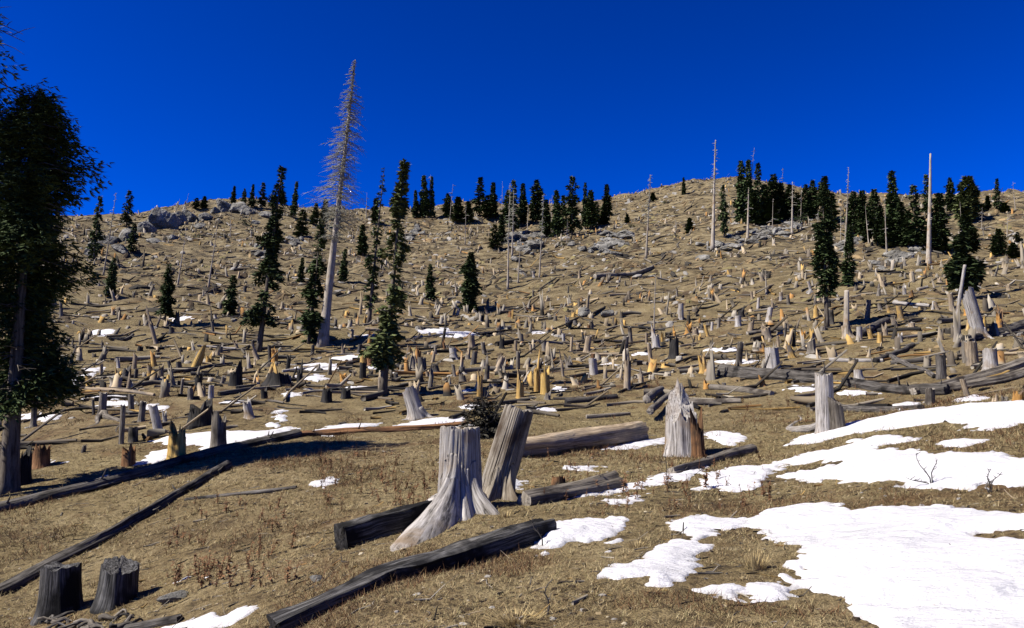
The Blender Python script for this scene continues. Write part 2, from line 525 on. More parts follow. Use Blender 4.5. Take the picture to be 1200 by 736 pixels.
# ------------------------------------------------------------------ ground
def build_ground():
    fr = np.arange(-44, 44.01, 0.155)
    bk = np.arange(46, 314.1, 3.0)
    az = np.radians(np.concatenate([fr, bk]))
    rad = np.concatenate([[0.3, 0.7, 1.1, 1.5], np.exp(np.linspace(math.log(1.9), math.log(330), 470)), [380, 460, 600, 900, 1500, 3000]])
    ns, nr = len(az), len(rad)
    Rg, Ag = np.meshgrid(rad, az, indexing='ij')
    X = Rg * np.sin(Ag); Y = Rg * np.cos(Ag)
    Z = Hn(X, Y)
    V = np.stack([X, Y, Z], -1).reshape(-1, 3)
    Q = gridfaces(nr, ns)[:, ::-1]
    c = len(V)
    V = np.vstack([V, [0, 0, float(Hn(np.array([0.0]), np.array([0.01]))[0])]])
    T = np.array([(c, (i + 1) % ns, i) for i in range(ns)])
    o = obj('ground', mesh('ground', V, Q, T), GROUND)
    tag(o, kind='structure')
build_ground()

# ------------------------------------------------------------------ snow
SNOWP = []      # world outlines kept for masking the grass
def seg_sd(px, py, poly):
    """signed distance to a polygon, positive inside"""
    d = np.full(px.shape, 1e9); ins = np.zeros(px.shape, bool)
    n = len(poly)
    for i in range(n):
        x0, y0 = poly[i]; x1, y1 = poly[(i + 1) % n]
        ex, ey = x1 - x0, y1 - y0
        t = np.clip(((px - x0) * ex + (py - y0) * ey) / (ex * ex + ey * ey + 1e-12), 0, 1)
        d = np.minimum(d, (px - x0 - t * ex) ** 2 + (py - y0 - t * ey) ** 2)
        c = ((y0 > py) != (y1 > py)) & (px < (x1 - x0) * (py - y0) / (y1 - y0 + 1e-12) + x0)
        ins ^= c
    d = np.sqrt(d)
    return np.where(ins, d, -d)

def snow(pix, label, group=None, thick=0.075, cell=None, holes=(), rag=1.0, soft=0.5):
    W = hits([p[0] for p in pix], [p[1] for p in pix])[:, :2]
    Hs = [hits([p[0] for p in h], [p[1] for p in h])[:, :2] for h in holes]
    lo, hi = W.min(0) - 0.5, W.max(0) + 0.5
    dist = np.hypot(*W.mean(0))
    span = hi - lo
    if cell is None: cell = max(0.022, 0.0035 * dist, math.sqrt(span[0] * span[1] / 110000.0))
    nx = max(6, int(span[0] / cell)); ny = max(6, int(span[1] / cell))
    gx, gy = np.meshgrid(np.linspace(lo[0], hi[0], nx), np.linspace(lo[1], hi[1], ny))
    sd = seg_sd(gx, gy, W)
    for h in Hs: sd = np.minimum(sd, -seg_sd(gx, gy, h))
    k = rag * min(1.0, dist / 12.0)
    sd = sd + 0.15 * k * vn(gx / 0.5, gy / 0.7, 31) + 0.13 * k * vn(gx / 0.2, gy / 0.26, 33) + 0.11 * k * vn(gx / 0.085, gy / 0.11, 35) + .05 * k * vn(gx / .04, gy / .05, 36) - .03 * k
    t = np.clip(sd / soft, -1, 1)
    hgt = np.where(sd > 0, .7 * thick * np.clip(t, 0, 1) ** .55, sd * 0.9)
    hgt = hgt + np.where(sd > 0, 1, 0) * (0.012 * vn(gx / 0.8, gy / 0.55, 37) + .006 * vn(gx / .3, gy / .22, 38)) * np.clip(sd / .3, 0, 1)
    z = Hn(gx, gy) * 0.55 + 0.45 * (Hbase(gx, gy) + EYE) if False else Hn(gx, gy)
    z = z + hgt
    edge = np.clip(sd / .07, 0, 1)[..., None]
    dirt = np.clip(.5 + .8 * vn(gx / .12, gy / .16, 39), 0, 1)[..., None]
    tone = edge * np.ones(3) + (1 - edge) * (np.array([.62, .60, .56]) * dirt + (1 - dirt))
    keep = sd > -0.10 - cell
    V = np.stack([gx, gy, z], -1).reshape(-1, 3)
    Q = gridfaces(ny, nx, False)
    kq = keep.ravel()[Q].all(1)
    Q = Q[kq]
    if len(Q) == 0: return
    used = np.unique(Q); remap = np.zeros(len(V), int); remap[used] = np.arange(len(used))
    ctr = np.array([W[:, 0].mean(), W[:, 1].mean(), V[used][:, 2].mean()])
    o = obj('snow_patch', mesh('snow_patch', V[used] - ctr, remap[Q], None, None, True, tone.reshape(-1, 3)[used]), SNOW, loc=ctr)
    tag(o, label, 'snow', group)
    SNOWP.append((W, Hs))

snow([(806, 690), (845, 684), (872, 682), (905, 684), (945, 668), (927, 663), (938, 650), (935, 640), (908, 630), (884, 618), (880, 606), (905, 598), (950, 591), (1000, 598),
      (1060, 596), (1120, 594), (1150, 597), (1195, 603), (1270, 604), (1270, 616), (1190, 622), (1150, 628), (1200, 632), (1270, 630), (1270, 800), (1120, 800), (1050, 760), (1010, 732), (975, 706), (950, 698), (925, 706), (880, 708)],
     'widest white snow sheet, spreading over the dry grass beside a grass tuft', thick=0.10)
snow([(626, 647), (630, 630), (655, 614), (690, 606), (733, 607), (742, 616), (722, 628), (690, 638), (650, 646), (636, 651)],
     'small rounded snow patch at the end of the charred fallen log', thick=0.09)
snow([(709, 671), (748, 655), (768, 642), (800, 632), (783, 614), (822, 602), (878, 606), (868, 614), (836, 622), (848, 627), (832, 632), (830, 644), (812, 652), (816, 664), (812, 681), (775, 691), (750, 688), (754, 680), (718, 678)],
     'ragged lobed snow patch between the grass tuft and the charred log', thick=0.08)
snow([(704, 636), (720, 631), (738, 631), (730, 640), (712, 649)], 'tiny snow remnant between two larger snow patches', thick=0.06)
snow([(908, 526), (940, 512), (1000, 496), (1060, 484), (1120, 476), (1200, 470), (1270, 466), (1270, 492), (1200, 497), (1165, 504), (1130, 502), (1112, 494), (1065, 501), (1000, 509), (955, 519)],
     'long snow band along the crest behind the tall square grey stump', thick=0.09)
snow([(820, 573), (826, 559), (852, 549), (900, 545), (950, 531), (1000, 515), (1086, 512), (1092, 517), (1012, 525), (1060, 527), (1120, 532), (1165, 530), (1200, 537), (1270, 530), (1270, 573), (1200, 571), (1090, 573), (1000, 568), (905, 562), (868, 574)],
     'broad snow field with two leafless twigs standing in it', thick=0.09, holes=[[(903, 557), (920, 549), (955, 543), (975, 544), (945, 551)], [(930, 531), (985, 519), (1000, 521), (950, 531)]])
snow([(1094, 521), (1130, 513), (1160, 516), (1135, 525), (1110, 524)], 'thin snow sliver on the bare strip between two snow bands', thick=0.05)
snow([(631, 588), (650, 576), (700, 573), (740, 566), (790, 555), (824, 547), (832, 552), (790, 565), (745, 573), (690, 581), (655, 588)],
     'narrow snow streak beside the grey half-rotten log', thick=0.07)
snow([(700, 591), (730, 582), (757, 579), (755, 585), (720, 592)], 'low snow scrap among the brown weed stalks', thick=0.05)
snow([(704, 527), (740, 516), (786, 511), (786, 520), (740, 527)], 'snow strip under the pale fallen log', thick=0.06)
snow([(824, 506), (860, 505), (882, 512), (868, 523), (832, 521)], 'snow patch at the foot of the split leaning snag', thick=0.07)
snow([(172, 518), (200, 509), (262, 504), (300, 505), (345, 499), (352, 503), (310, 511), (280, 520), (243, 531), (226, 524), (190, 522)],
     'snow lying around the golden stump', thick=0.07)
snow([(158, 545), (178, 530), (200, 527), (202, 536), (180, 544)], 'snow beside the red rotten stump', thick=0.06)
snow([(355, 508), (400, 496), (450, 496), (432, 504), (372, 512)], 'snow streak along the dark fallen trunk', thick=0.06)
snow([(452, 499), (500, 490), (552, 489), (556, 499), (505, 503)], 'snow strip behind the large silver stump', thick=0.06)
snow([(195, 737), (250, 718), (298, 711), (294, 720), (235, 744)], 'snow tongue below the two dark cut stumps', thick=0.07)
snow([(198, 686), (222, 675), (243, 673), (240, 679), (212, 687)], 'thin snow sliver above the two dark cut stumps', thick=0.05)
snow([(587, 572), (600, 560), (612, 561), (612, 572), (598, 576)], 'snow tucked behind the leaning bark-brown stump', thick=0.06)
ELL = [(378, 567, 8, 4), (125, 559, 14, 3), (95, 440, 25, 4), (75, 448, 22, 5), (112, 434, 15, 3), (122, 390, 17, 4), (213, 374, 15, 3), (375, 430, 26, 5),
       (362, 443, 24, 4), (412, 419, 24, 3), (440, 430, 15, 3), (416, 455, 15, 3), (340, 463, 13, 3), (330, 483, 10, 3), (331, 490, 9, 4),
       (318, 498, 13, 4), (272, 472, 12, 2.5), (508, 388, 20, 3.5), (536, 392, 24, 4), (126, 466, 28, 3), (138, 474, 22, 3.5), (45, 490, 32, 4),
       (182, 478, 13, 3), (62, 541, 14, 4), (550, 477, 10, 2.5), (548, 458, 9, 2), (634, 480, 12, 3), (655, 456, 8, 3), (750, 415, 10, 2),
       (846, 410, 22, 2.5), (868, 424, 24, 3.5), (715, 427, 8, 2), (640, 427, 9, 2), (945, 456, 26, 3.5), (1002, 461, 28, 3), (1060, 476, 18, 4), (1140, 468, 14, 4),
       (30, 520, 22, 4), (240, 484, 11, 2.5), (470, 437, 8, 2), (690, 548, 22, 3), (650, 515, 16, 3), (320, 372, 8, 2), (430, 394, 14, 2), (630, 390, 8, 1.6)]
for cx, cy, rx, ry in ELL:
    q = [(cx + rx * math.cos(k * math.pi / 8) * (1 + 0.25 * random.uniform(-1, 1)), cy + ry * math.sin(k * math.pi / 8) * (1 + 0.3 * random.uniform(-1, 1)) - 0.03 * rx * math.cos(k * math.pi / 8)) for k in range(16)]
    snow(q, ('long narrow streak' if rx > 20 else 'small patch' if rx > 11 else 'tiny scrap') + ' of leftover snow on the stump-covered slope', 'leftover snow streaks on the slope', thick=0.10 if cy < 500 else 0.06, rag=1.2)

# ------------------------------------------------------------------ stumps
def stump_geo(seed, H, r, top='flat', flare=0.6, nroot=5, ns=20, nr=10, lean=(0, 0), taper=0.06, grain=0.05, bury=0.3):
    """returns (side V,Q), (top V,Q,T); base at z=0"""
    g = np.random.default_rng(seed)
    th = np.arange(ns) * 2 * math.pi / ns
    ct, stn = np.cos(th), np.sin(th)
    n1 = vn(ct * 1.3 + seed, stn * 1.3, seed); n2 = vn(ct * 3.1, stn * 3.1 + seed, seed + 1); n3 = vn(ct * 7.3, stn * 7.3 + seed, seed + 2)
    if top == 'flat': th_ = H * (1 + 0.05 * n1 * np.cos(th) + 0.04 * n2 + 0.03 * n3)
    elif top == 'slant':
        d = g.uniform(0, 6.28); th_ = H * (0.9 + 0.14 * np.cos(th - d) + 0.04 * n3)
    elif top == 'spike':
        d = g.uniform(0, 6.28); th_ = H * (0.48 + 0.52 * np.clip(np.cos(th - d), 0, 1) ** 2 + 0.10 * n3)
    elif top == 'hollow': th_ = H * (0.82 + 0.14 * n2 + 0.16 * n3)
    else: th_ = H * (0.70 + 0.32 * n1 + 0.30 * n3 + 0.18 * n2)
    lob = np.zeros(ns)
    for k in range(nroot):
        a = 2 * math.pi * (k + g.uniform(-.3, .3)) / nroot
        lob += g.uniform(.5, 1.2) * np.clip(np.cos(th - a), 0, 1) ** (6 if ns > 14 else 3)
    zz = np.concatenate([[-bury, -0.3 * bury, 0.0], np.linspace(0, 1, nr + 1)[1:] ** 1.35])
    rows = []
    for j, q in enumerate(zz):
        h = np.full(ns, q) if j < 3 else th_ * q
        hh = np.clip(h, 0, None)
        fl = flare * r * np.exp(-hh / (0.35 * max(r * 1.6, 0.12))) * (0.25 + lob)
        if j < 2: fl = fl * (1.15 if j else 1.25)
        gr = 1 + 0.07 * n1 + grain * n3 * (0.8 + 0.4 * math.sin(q * 5 + seed)) + grain * 0.8 * vn(ct * 5 + q * 1.5, stn * 5 + seed, seed + 7)
        rr = r * (1 - taper * np.clip(hh / H, 0, 1.2)) * gr + fl
        rows.append(np.stack([rr * ct + lean[0] * hh, rr * stn + lean[1] * hh, h], -1))
    V = np.concatenate(rows); n = len(zz)
    hq = np.concatenate([rw[:, 2] for rw in rows])
    GS = np.stack([np.tile(r * ct, n), np.tile(r * stn, n), hq], -1)
    side = (V, gridfaces(n, ns), None, GS)
    rim = rows[-1]
    c = rim.mean(0)
    lv = []
    for f, dz in ((0.995, 0.0), (0.8, -0.02), (0.5, -0.03), (0.2, -0.03)):
        p = c + (rim - c) * f
        zb = rim[:, 2] * (f ** 0.7) + c[2] * (1 - f ** 0.7)
        if top == 'hollow': zb = zb - (1 - f) * H * 0.4
        p[:, 2] = zb + (0.012 if top == 'flat' else 0.05 * H) * vn(p[:, 0] * 14 / max(r, .1) * .3 + seed, p[:, 1] * 14 / max(r, .1) * .3, seed) * (1 if f < .9 else 0) + dz * r
        lv.append(p)
    TV = np.concatenate(lv + [[[c[0], c[1], lv[-1][:, 2].mean()]]])
    Tt = np.array([(3 * ns + i, 3 * ns + (i + 1) % ns, 4 * ns) for i in range(ns)])
    return side, (TV, gridfaces(4, ns), Tt, TV * np.array([1, 1, .3]))

def root_geo(base, p_end, h0, r0, seed, ns=10, curl=0.3, rend=0.025, z0=None):
    """a buttress root from the stump at base to a world point; local coordinates of base"""
    g = np.random.default_rng(seed)
    n = 14
    u = np.linspace(0, 1, n)
    d = np.array(p_end[:2]) - base[:2]
    perp = np.array([-d[1], d[0]])
    xy = base[:2] + d * (0.05 + 0.95 * u)[:, None] + perp * (curl * np.sin(u * math.pi) * 0.3 + 0.03 * np.sin(u * 9 + seed))[:, None]
    z = Hn(xy[:, 0], xy[:, 1])
    rad = r0 * (1 - u) ** 0.9 + rend
    zc = z + h0 * (1 - u) ** 3.0 - 0.25 * rad - 0.5 * rad * u
    P = np.column_stack([xy, zc]) - base
    return tube(P, rad, ns, 0.16, seed)

LB = {'s': 'silver-grey', 't': 'pale tan', 'g': 'golden', 'd': 'dark weathered', 'c': 'charred black', 'r': 'red rotten', 'o': 'orange rotten', 'b': 'grey-brown'}
TP = {'flat': 'with a flat cut top', 'slant': 'with a slanting top', 'spike': 'with one tall splinter', 'jag': 'with a jagged broken top', 'hollow': 'with a hollow rotten top'}

def add_stump(px, py, hpx, wpx, c, top='jag', label=None, lean=0.0, flare=0.6, hero=0, roots=(), parts=True, group=None, seed=None, sink=0.05):
    p = hit(px, py)
    k = pxm(p)
    H = hpx / k; r = 0.5 * wpx / k * (1.0 if hero else .82)
    seed = int(px * 7 + py * 13) if seed is None else seed
    ns, nr = ((72, 44) if hero == 2 else (44, 22) if hero == 1 else (24, 9))
    la = random.uniform(-.04, .04)
    S, Tp = stump_geo(seed, H, r, top, flare, random.choice((4, 5, 6)), ns, nr, (lean + la, random.uniform(-.05, .05)), grain=0.055, bury=0.25 + 0.5 * r)
    hc = 'tall' if H > 1.15 else 'low' if H < 0.55 else 'knee-high' if H < 0.8 else 'waist-high'
    if label is None:
        label = '%s %s stump %s on the logged slope' % (hc, LB[c], TP[top])
        group = '%s %s stumps %s' % (hc, LB[c], TP[top])
    base = p - np.array([0, 0, sink])
    nm = 'tree_stump'
    mt = WOOD[c + 'z']
    if not parts:
        o = obj(nm, mesh(nm, *join([S, Tp])), mt, loc=base)
        return tag(o, label, 'stump', group)
    e = empty(nm, base)
    tag(e, label, 'stump', group)
    obj('trunk', mesh('trunk', *S), mt, e)
    capm = CUT if (c in 'sbt' and top == 'flat') else mt
    obj('cut_top' if top in ('flat', 'slant') else 'broken_top', mesh('top', *Tp), capm, e)
    for i, rt in enumerate(roots):
        q = hit(rt[0], rt[1])
        obj('root', mesh('root', *root_geo(base, q, rt[2] * H, rt[3] * r, seed + i, 12, rt[4] if len(rt) > 4 else 0.2)), mt, e)
    return e

def buttress_stump(px, py, hpx, wpx, c, top, label, ends, seed, lean=(0, 0), ns=220, slant=0.0, e0=.12, sig=.17):
    """one continuous stump: trunk sides flow out into long roots that follow the ground to the given points"""
    p = hit(px, py); k = pxm(p)
    H = hpx / k; r = .5 * wpx / k
    base = p.copy()
    th = np.arange(ns) * 2 * math.pi / ns
    ct, stn = np.cos(th), np.sin(th)
    E = np.full(ns, e0); HF = np.full(ns, .26 * H)
    bend = np.zeros(ns)
    for ex, ey, hf, sg_ in ends:
        q = hit(ex, ey)[:2] - p[:2]
        a = math.atan2(q[1], q[0]); L = max(np.hypot(*q) - r, .05)
        d = (th - a + math.pi) % (2 * math.pi) - math.pi
        wv = np.exp(-np.abs(d / sg_) ** 1.5)
        E = np.maximum(E, e0 + (L - e0) * wv)
        HF = np.maximum(HF, .26 * H + (hf - .26) * H * np.exp(-(d / (sg_ * 2.2)) ** 2))
    n1 = vn(ct * 1.3 + seed, stn * 1.3, seed); n2 = vn(ct * 3.1, stn * 3.1 + seed, seed + 1); n3 = vn(ct * 8.3, stn * 8.3 + seed, seed + 2); n4 = vn(ct * 19, stn * 19 + seed, seed + 3)
    n5 = vn(ct * 34, stn * 34 + seed, seed + 11)
    zt = H * (1 - .05 * np.clip(n3 - .25, 0, 1) + .012 * n2 + .014 * n3 + .014 * n4 + slant * ct)
    rows, gs = [], []
    NT, NF = 22, 34
    for j in range(NT):                       # trunk from the top down to the flare
        u = j / NT
        h = zt + (HF - zt) * u
        gr = 1 + .05 * n1 + .025 * n3 + .022 * n4 + .02 * vn(ct * 6 + u, stn * 6 + seed, seed + 5) + .02 * vn(ct * 14 + u * 1.3, stn * 14, seed + 6) + .014 * n5 + .014 * vn(ct * 22 + u * 3, stn * 22, seed + 12)
        rr = r * (.93 + .10 * u) * gr * (1 - .03 * (j == 0))
        rows.append(np.stack([rr * ct + lean[0] * h, rr * stn + lean[1] * h, h], -1)); gs.append(h)
    rbase = r * 1.03 * (1 + .05 * n1 + .03 * n3 + .022 * n4 + .014 * n5)
    prev = gs[-1]
    for j in range(NF + 1):
        q = j / NF
        rho = rbase + E * (.03 * q + .97 * q ** 2.2) * (1 + .05 * vn(ct * 7 + q * 2, stn * 7, seed + 8))
        x = rho * ct + lean[0] * HF * (1 - q); y = rho * stn + lean[1] * HF * (1 - q)
        g = Hn(base[0] + x, base[1] + y) - base[2]
        big_ = np.clip((E - e0) / .4, 0, 1)
        lift = .11 * big_ * (1 - q) ** .6 + .02 * big_
        z = g * q ** .5 + HF * (1 - q) ** 1.55 + lift - .10 * q ** 8 - .05 * q * (1 - big_)
        z = z + (.016 * n3 + .016 * n4 + .012 * n5 + .012 * vn(ct * 16 + q * 3, stn * 16, seed + 13)) * (1 - q) ** .5
        rows.append(np.stack([x, y, z], -1))
        prev = prev - np.linalg.norm(rows[-1] - rows[-2], axis=1); gs.append(prev)
    V = np.concatenate(rows); n = len(rows)
    G = np.stack([np.tile(r * ct, n) * 1.3, np.tile(r * stn, n) * 1.3, np.concatenate(gs)], -1)
    Q = gridfaces(n, ns)[:, ::-1]
    e = empty('tree_stump', base); tag(e, label, 'stump')
    mt = WOOD[c + 'z']
    # sides above, each root below as a part of its own where it leaves the trunk
    cut = (NT + int(NF * .30)) * ns
    obj('trunk', mesh('trunk', V[:cut + ns], Q[:cut], None, G[:cut + ns]), mt, e)
    angs = sorted(math.atan2(*(hit(q[0], q[1])[:2] - p[:2])[::-1]) % (2 * math.pi) for q in ends)
    bounds = [((angs[m] + angs[(m + 1) % len(angs)] + (2 * math.pi if m == len(angs) - 1 else 0)) / 2) % (2 * math.pi) for m in range(len(angs))]
    bi = sorted(int(round(b / (2 * math.pi) * ns)) % ns for b in bounds)
    rowV = V.reshape(n, ns, 3); rowG = G.reshape(n, ns, 3); j0 = NT + int(NF * .30)
    for m in range(len(bi)):
        a, b = bi[m], bi[(m + 1) % len(bi)]
        if b <= a: b += ns
        ids = np.arange(a, b + 1) % ns
        sv = rowV[j0:, ids].reshape(-1, 3); sgn = rowG[j0:, ids].reshape(-1, 3)
        obj('root', mesh('root', sv, gridfaces(n - j0, len(ids), False)[:, ::-1], None, sgn), mt, e)
    rim = rows[0]; cc = rim.mean(0); lv = []
    for f in (.997, .85, .6, .3):
        q = cc + (rim - cc) * f
        q[:, 2] = rim[:, 2] * f + cc[2] * (1 - f) + (.0 if f > .9 else 1) * .02 * vn(q[:, 0] * 22 + seed, q[:, 1] * 22, seed) - (1 - f) * .02
        lv.append(q)
    TV = np.concatenate(lv + [[[cc[0], cc[1], lv[-1][:, 2].mean()]]])
    Tt = np.array([(3 * ns + i, 3 * ns + (i + 1) % ns, 4 * ns) for i in range(ns)])
    obj('cut_top', mesh('cut_top', TV, gridfaces(4, ns), Tt, TV * np.array([1, 1, .3])), CUT, e)
    return e

# the big foreground stumps
e = buttress_stump(539, 600, 98, 50, 's', 'flat', 'large silver-grey stump with long spreading roots and a flat cut top',
                   [(448, 657, .60, .30), (590, 604, .50, .34), (508, 628, .46, .26), (545, 612, .34, .3), (575, 578, .4, .3), (512, 575, .4, .3)], 5)
mt = WOOD['sz']
for i in range(5):
    a = 0.9 + i * 1.25
    pp = np.array([.19 * math.cos(a), .19 * math.sin(a), 1.02])
    hh = (.07, .04, .05, .10, .04)[i]
    obj('splinter', mesh('splinter', *tube([pp, pp + [.008, .004, hh * .6], pp + [.012, .002, hh]], [.035, .022, .004], 6, .2, i)), mt, e)
buttress_stump(577, 585, 106, 38, 'm', 'slant', 'leaning grey-brown stump standing close behind the large silver stump',
               [(612, 588, .36, .2), (566, 590, .3, .2), (600, 576, .3, .22)], 9, lean=(.30, .06), slant=-.04)
add_stump(800, 533, 92, 36, 's', 'spike', 'tall silver snag stump tapering to one sharp splinter', hero=1, flare=.25, seed=12, lean=.03)
add_stump(819, 536, 60, 15, 'r', 'jag', 'narrow reddish-brown slab split from the sharp silver snag', hero=1, flare=.35, seed=14)
add_stump(967, 509, 72, 21, 's', 'flat', 'tall square grey stump with a flat top at the snow edge', hero=1, flare=.25, seed=16, roots=[(935, 487, .2, .5), (998, 500, .25, .7)])
add_stump(982, 505, 42, 17, 'b', 'slant', 'shorter grey slab standing against the tall square stump', hero=1, flare=.7, seed=18, lean=-.08)
add_stump(70, 718, 58, 44, 'k', 'flat', 'dark flat-cut stump, wider one of a pair beside the pile of grey roots', hero=1, flare=.35, seed=20, lean=-.05)
add_stump(137, 706, 52, 42, 'k', 'slant', 'dark slanted stump, narrower one of a pair beside the pile of grey roots', hero=1, flare=.3, seed=22)
add_stump(207, 539, 41, 20, 'y', 'jag', 'bright golden stump standing in snow', hero=1, flare=.35, seed=24)
add_stump(256, 525, 46, 18, 'b', 'hollow', 'tan-grey stump standing at the snow edge above the dark log', hero=1, flare=.3, seed=26)
add_stump(150, 545, 29, 15, 'r', 'jag', 'red rotten stump with a thin post leaning on it', hero=1, flare=.2, seed=28)
add_stump(142, 520, 46, 8, 'b', 'flat', 'thin upright post beside the red rotten stump', flare=.1)
add_stump(156, 518, 19, 13, 'd', 'flat', 'small round-topped dark stump behind the red rotten stump', flare=.2)
add_stump(234, 497, 27, 25, 'c', 'jag', 'wide charred stump with pale roots above the golden stump', hero=1, flare=.6)
add_stump(48, 547, 28, 18, 'r', 'hollow', 'rotten red-brown stump beside the big evergreen trunk', flare=.6, hero=1)
add_stump(22, 566, 42, 24, 'c', 'jag', 'blackened broken stump at the foot of the big evergreen', flare=.4, hero=1)
add_stump(39, 500, 33, 8, 'b', 'jag', 'slim grey stump on spread roots left of the snow', flare=1.3)
add_stump(119, 488, 29, 11, 'b', 'flat', 'grey-brown stump on a mound of exposed roots', flare=.9, roots=[(100, 503, .2, .7), (140, 506, .2, .7)])
add_stump(490, 489, 36, 18, 's', 'slant', 'leaning grey slab stump on a dark root plate', hero=1, lean=-.35, flare=.9, roots=[(512, 489, .3, .7), (470, 492, .2, .6)])
add_stump(1149, 397, 60, 15, 's', 'slant', 'tall leaning silver stump with golden rotten base', hero=1, lean=-.22, flare=.45, roots=[(1166, 397, .2, .6)])
add_stump(1153, 396, 27, 10, 'y', 'jag', 'golden rotten wood bulging at the foot of the tall leaning silver stump', flare=.3)
add_stump(1172, 391, 35, 9, 'o', 'jag', 'orange and black broken stump beside the tall leaning silver stump', flare=.4)
add_stump(1162, 439, 32, 15, 's', 'flat', 'silver stump with wide spread roots above the snow crest', hero=1, flare=1.2, roots=[(1140, 446, .3, .6), (1182, 433, .3, .6)])
add_stump(1140, 428, 29, 14, 't', 'flat', 'tan stump with a rotten golden foot', hero=1, flare=.15)
add_stump(1103, 444, 30, 11, 'd', 'flat', 'dark grey stump narrowing to its foot', hero=1, flare=.2)
add_stump(1090, 474, 21, 13, 'b', 'flat', 'squat grey stump behind the snow crest', flare=.2)
add_stump(906, 432, 26, 16, 's', 'flat', 'square silver stump standing behind the long dark log', hero=1, flare=.1)
add_stump(951, 413, 24, 10, 'b', 'spike', 'grey stump with a rotten knot hole and a splinter', hero=1, flare=.5)
add_stump(735, 456, 52, 8, 't', 'jag', 'tall narrow tan snag stump rising from red weeds', hero=1, flare=.15, lean=.08)
add_stump(609, 466, 38, 9, 'g', 'spike', 'tall golden stump with one splinter beside the dead bush', hero=1, flare=.3, lean=.06)
add_stump(639, 461, 30, 11, 'y', 'jag', 'golden split stump, broader one of a joined pair', hero=1, flare=.2)
add_stump(629, 459, 50, 7, 'g', 'spike', 'golden split stump, narrow taller one of a joined pair', hero=1, flare=.2)
add_stump(228, 432, 30, 10, 'y', 'spike', 'leaning golden splintered stump beside a white pole', hero=1, flare=.5, lean=.4)
add_stump(769, 408, 30, 9, 's', 'spike', 'silver stump carrying a tall thin splintered pole', hero=1, flare=.4)
add_stump(790, 419, 27, 11, 'c', 'hollow', 'split charred stump with a black hollow', hero=1, flare=.6)
add_stump(276, 452, 30, 14, 'c', 'spike', 'twisted charred stump with a forked top', hero=1, flare=.3)
add_stump(325, 451, 16, 22, 'c', 'hollow', 'broad low burnt stump with a pale root', hero=1, flare=.7)
add_stump(426, 427, 17, 9, 'g', 'flat', 'golden stump standing above a charred one', flare=.1)
add_stump(425, 443, 19, 10, 'c', 'flat', 'charred stump right below the golden one', flare=.1)
add_stump(655, 567, 14, 15, 'r', 'hollow', 'small rotten stump among weeds behind the grey half-rotten log', flare=.4, hero=1)
add_stump(575, 508, 26, 16, 'c', 'jag', 'blackened stump hidden in the dark dead shrub', flare=.3)

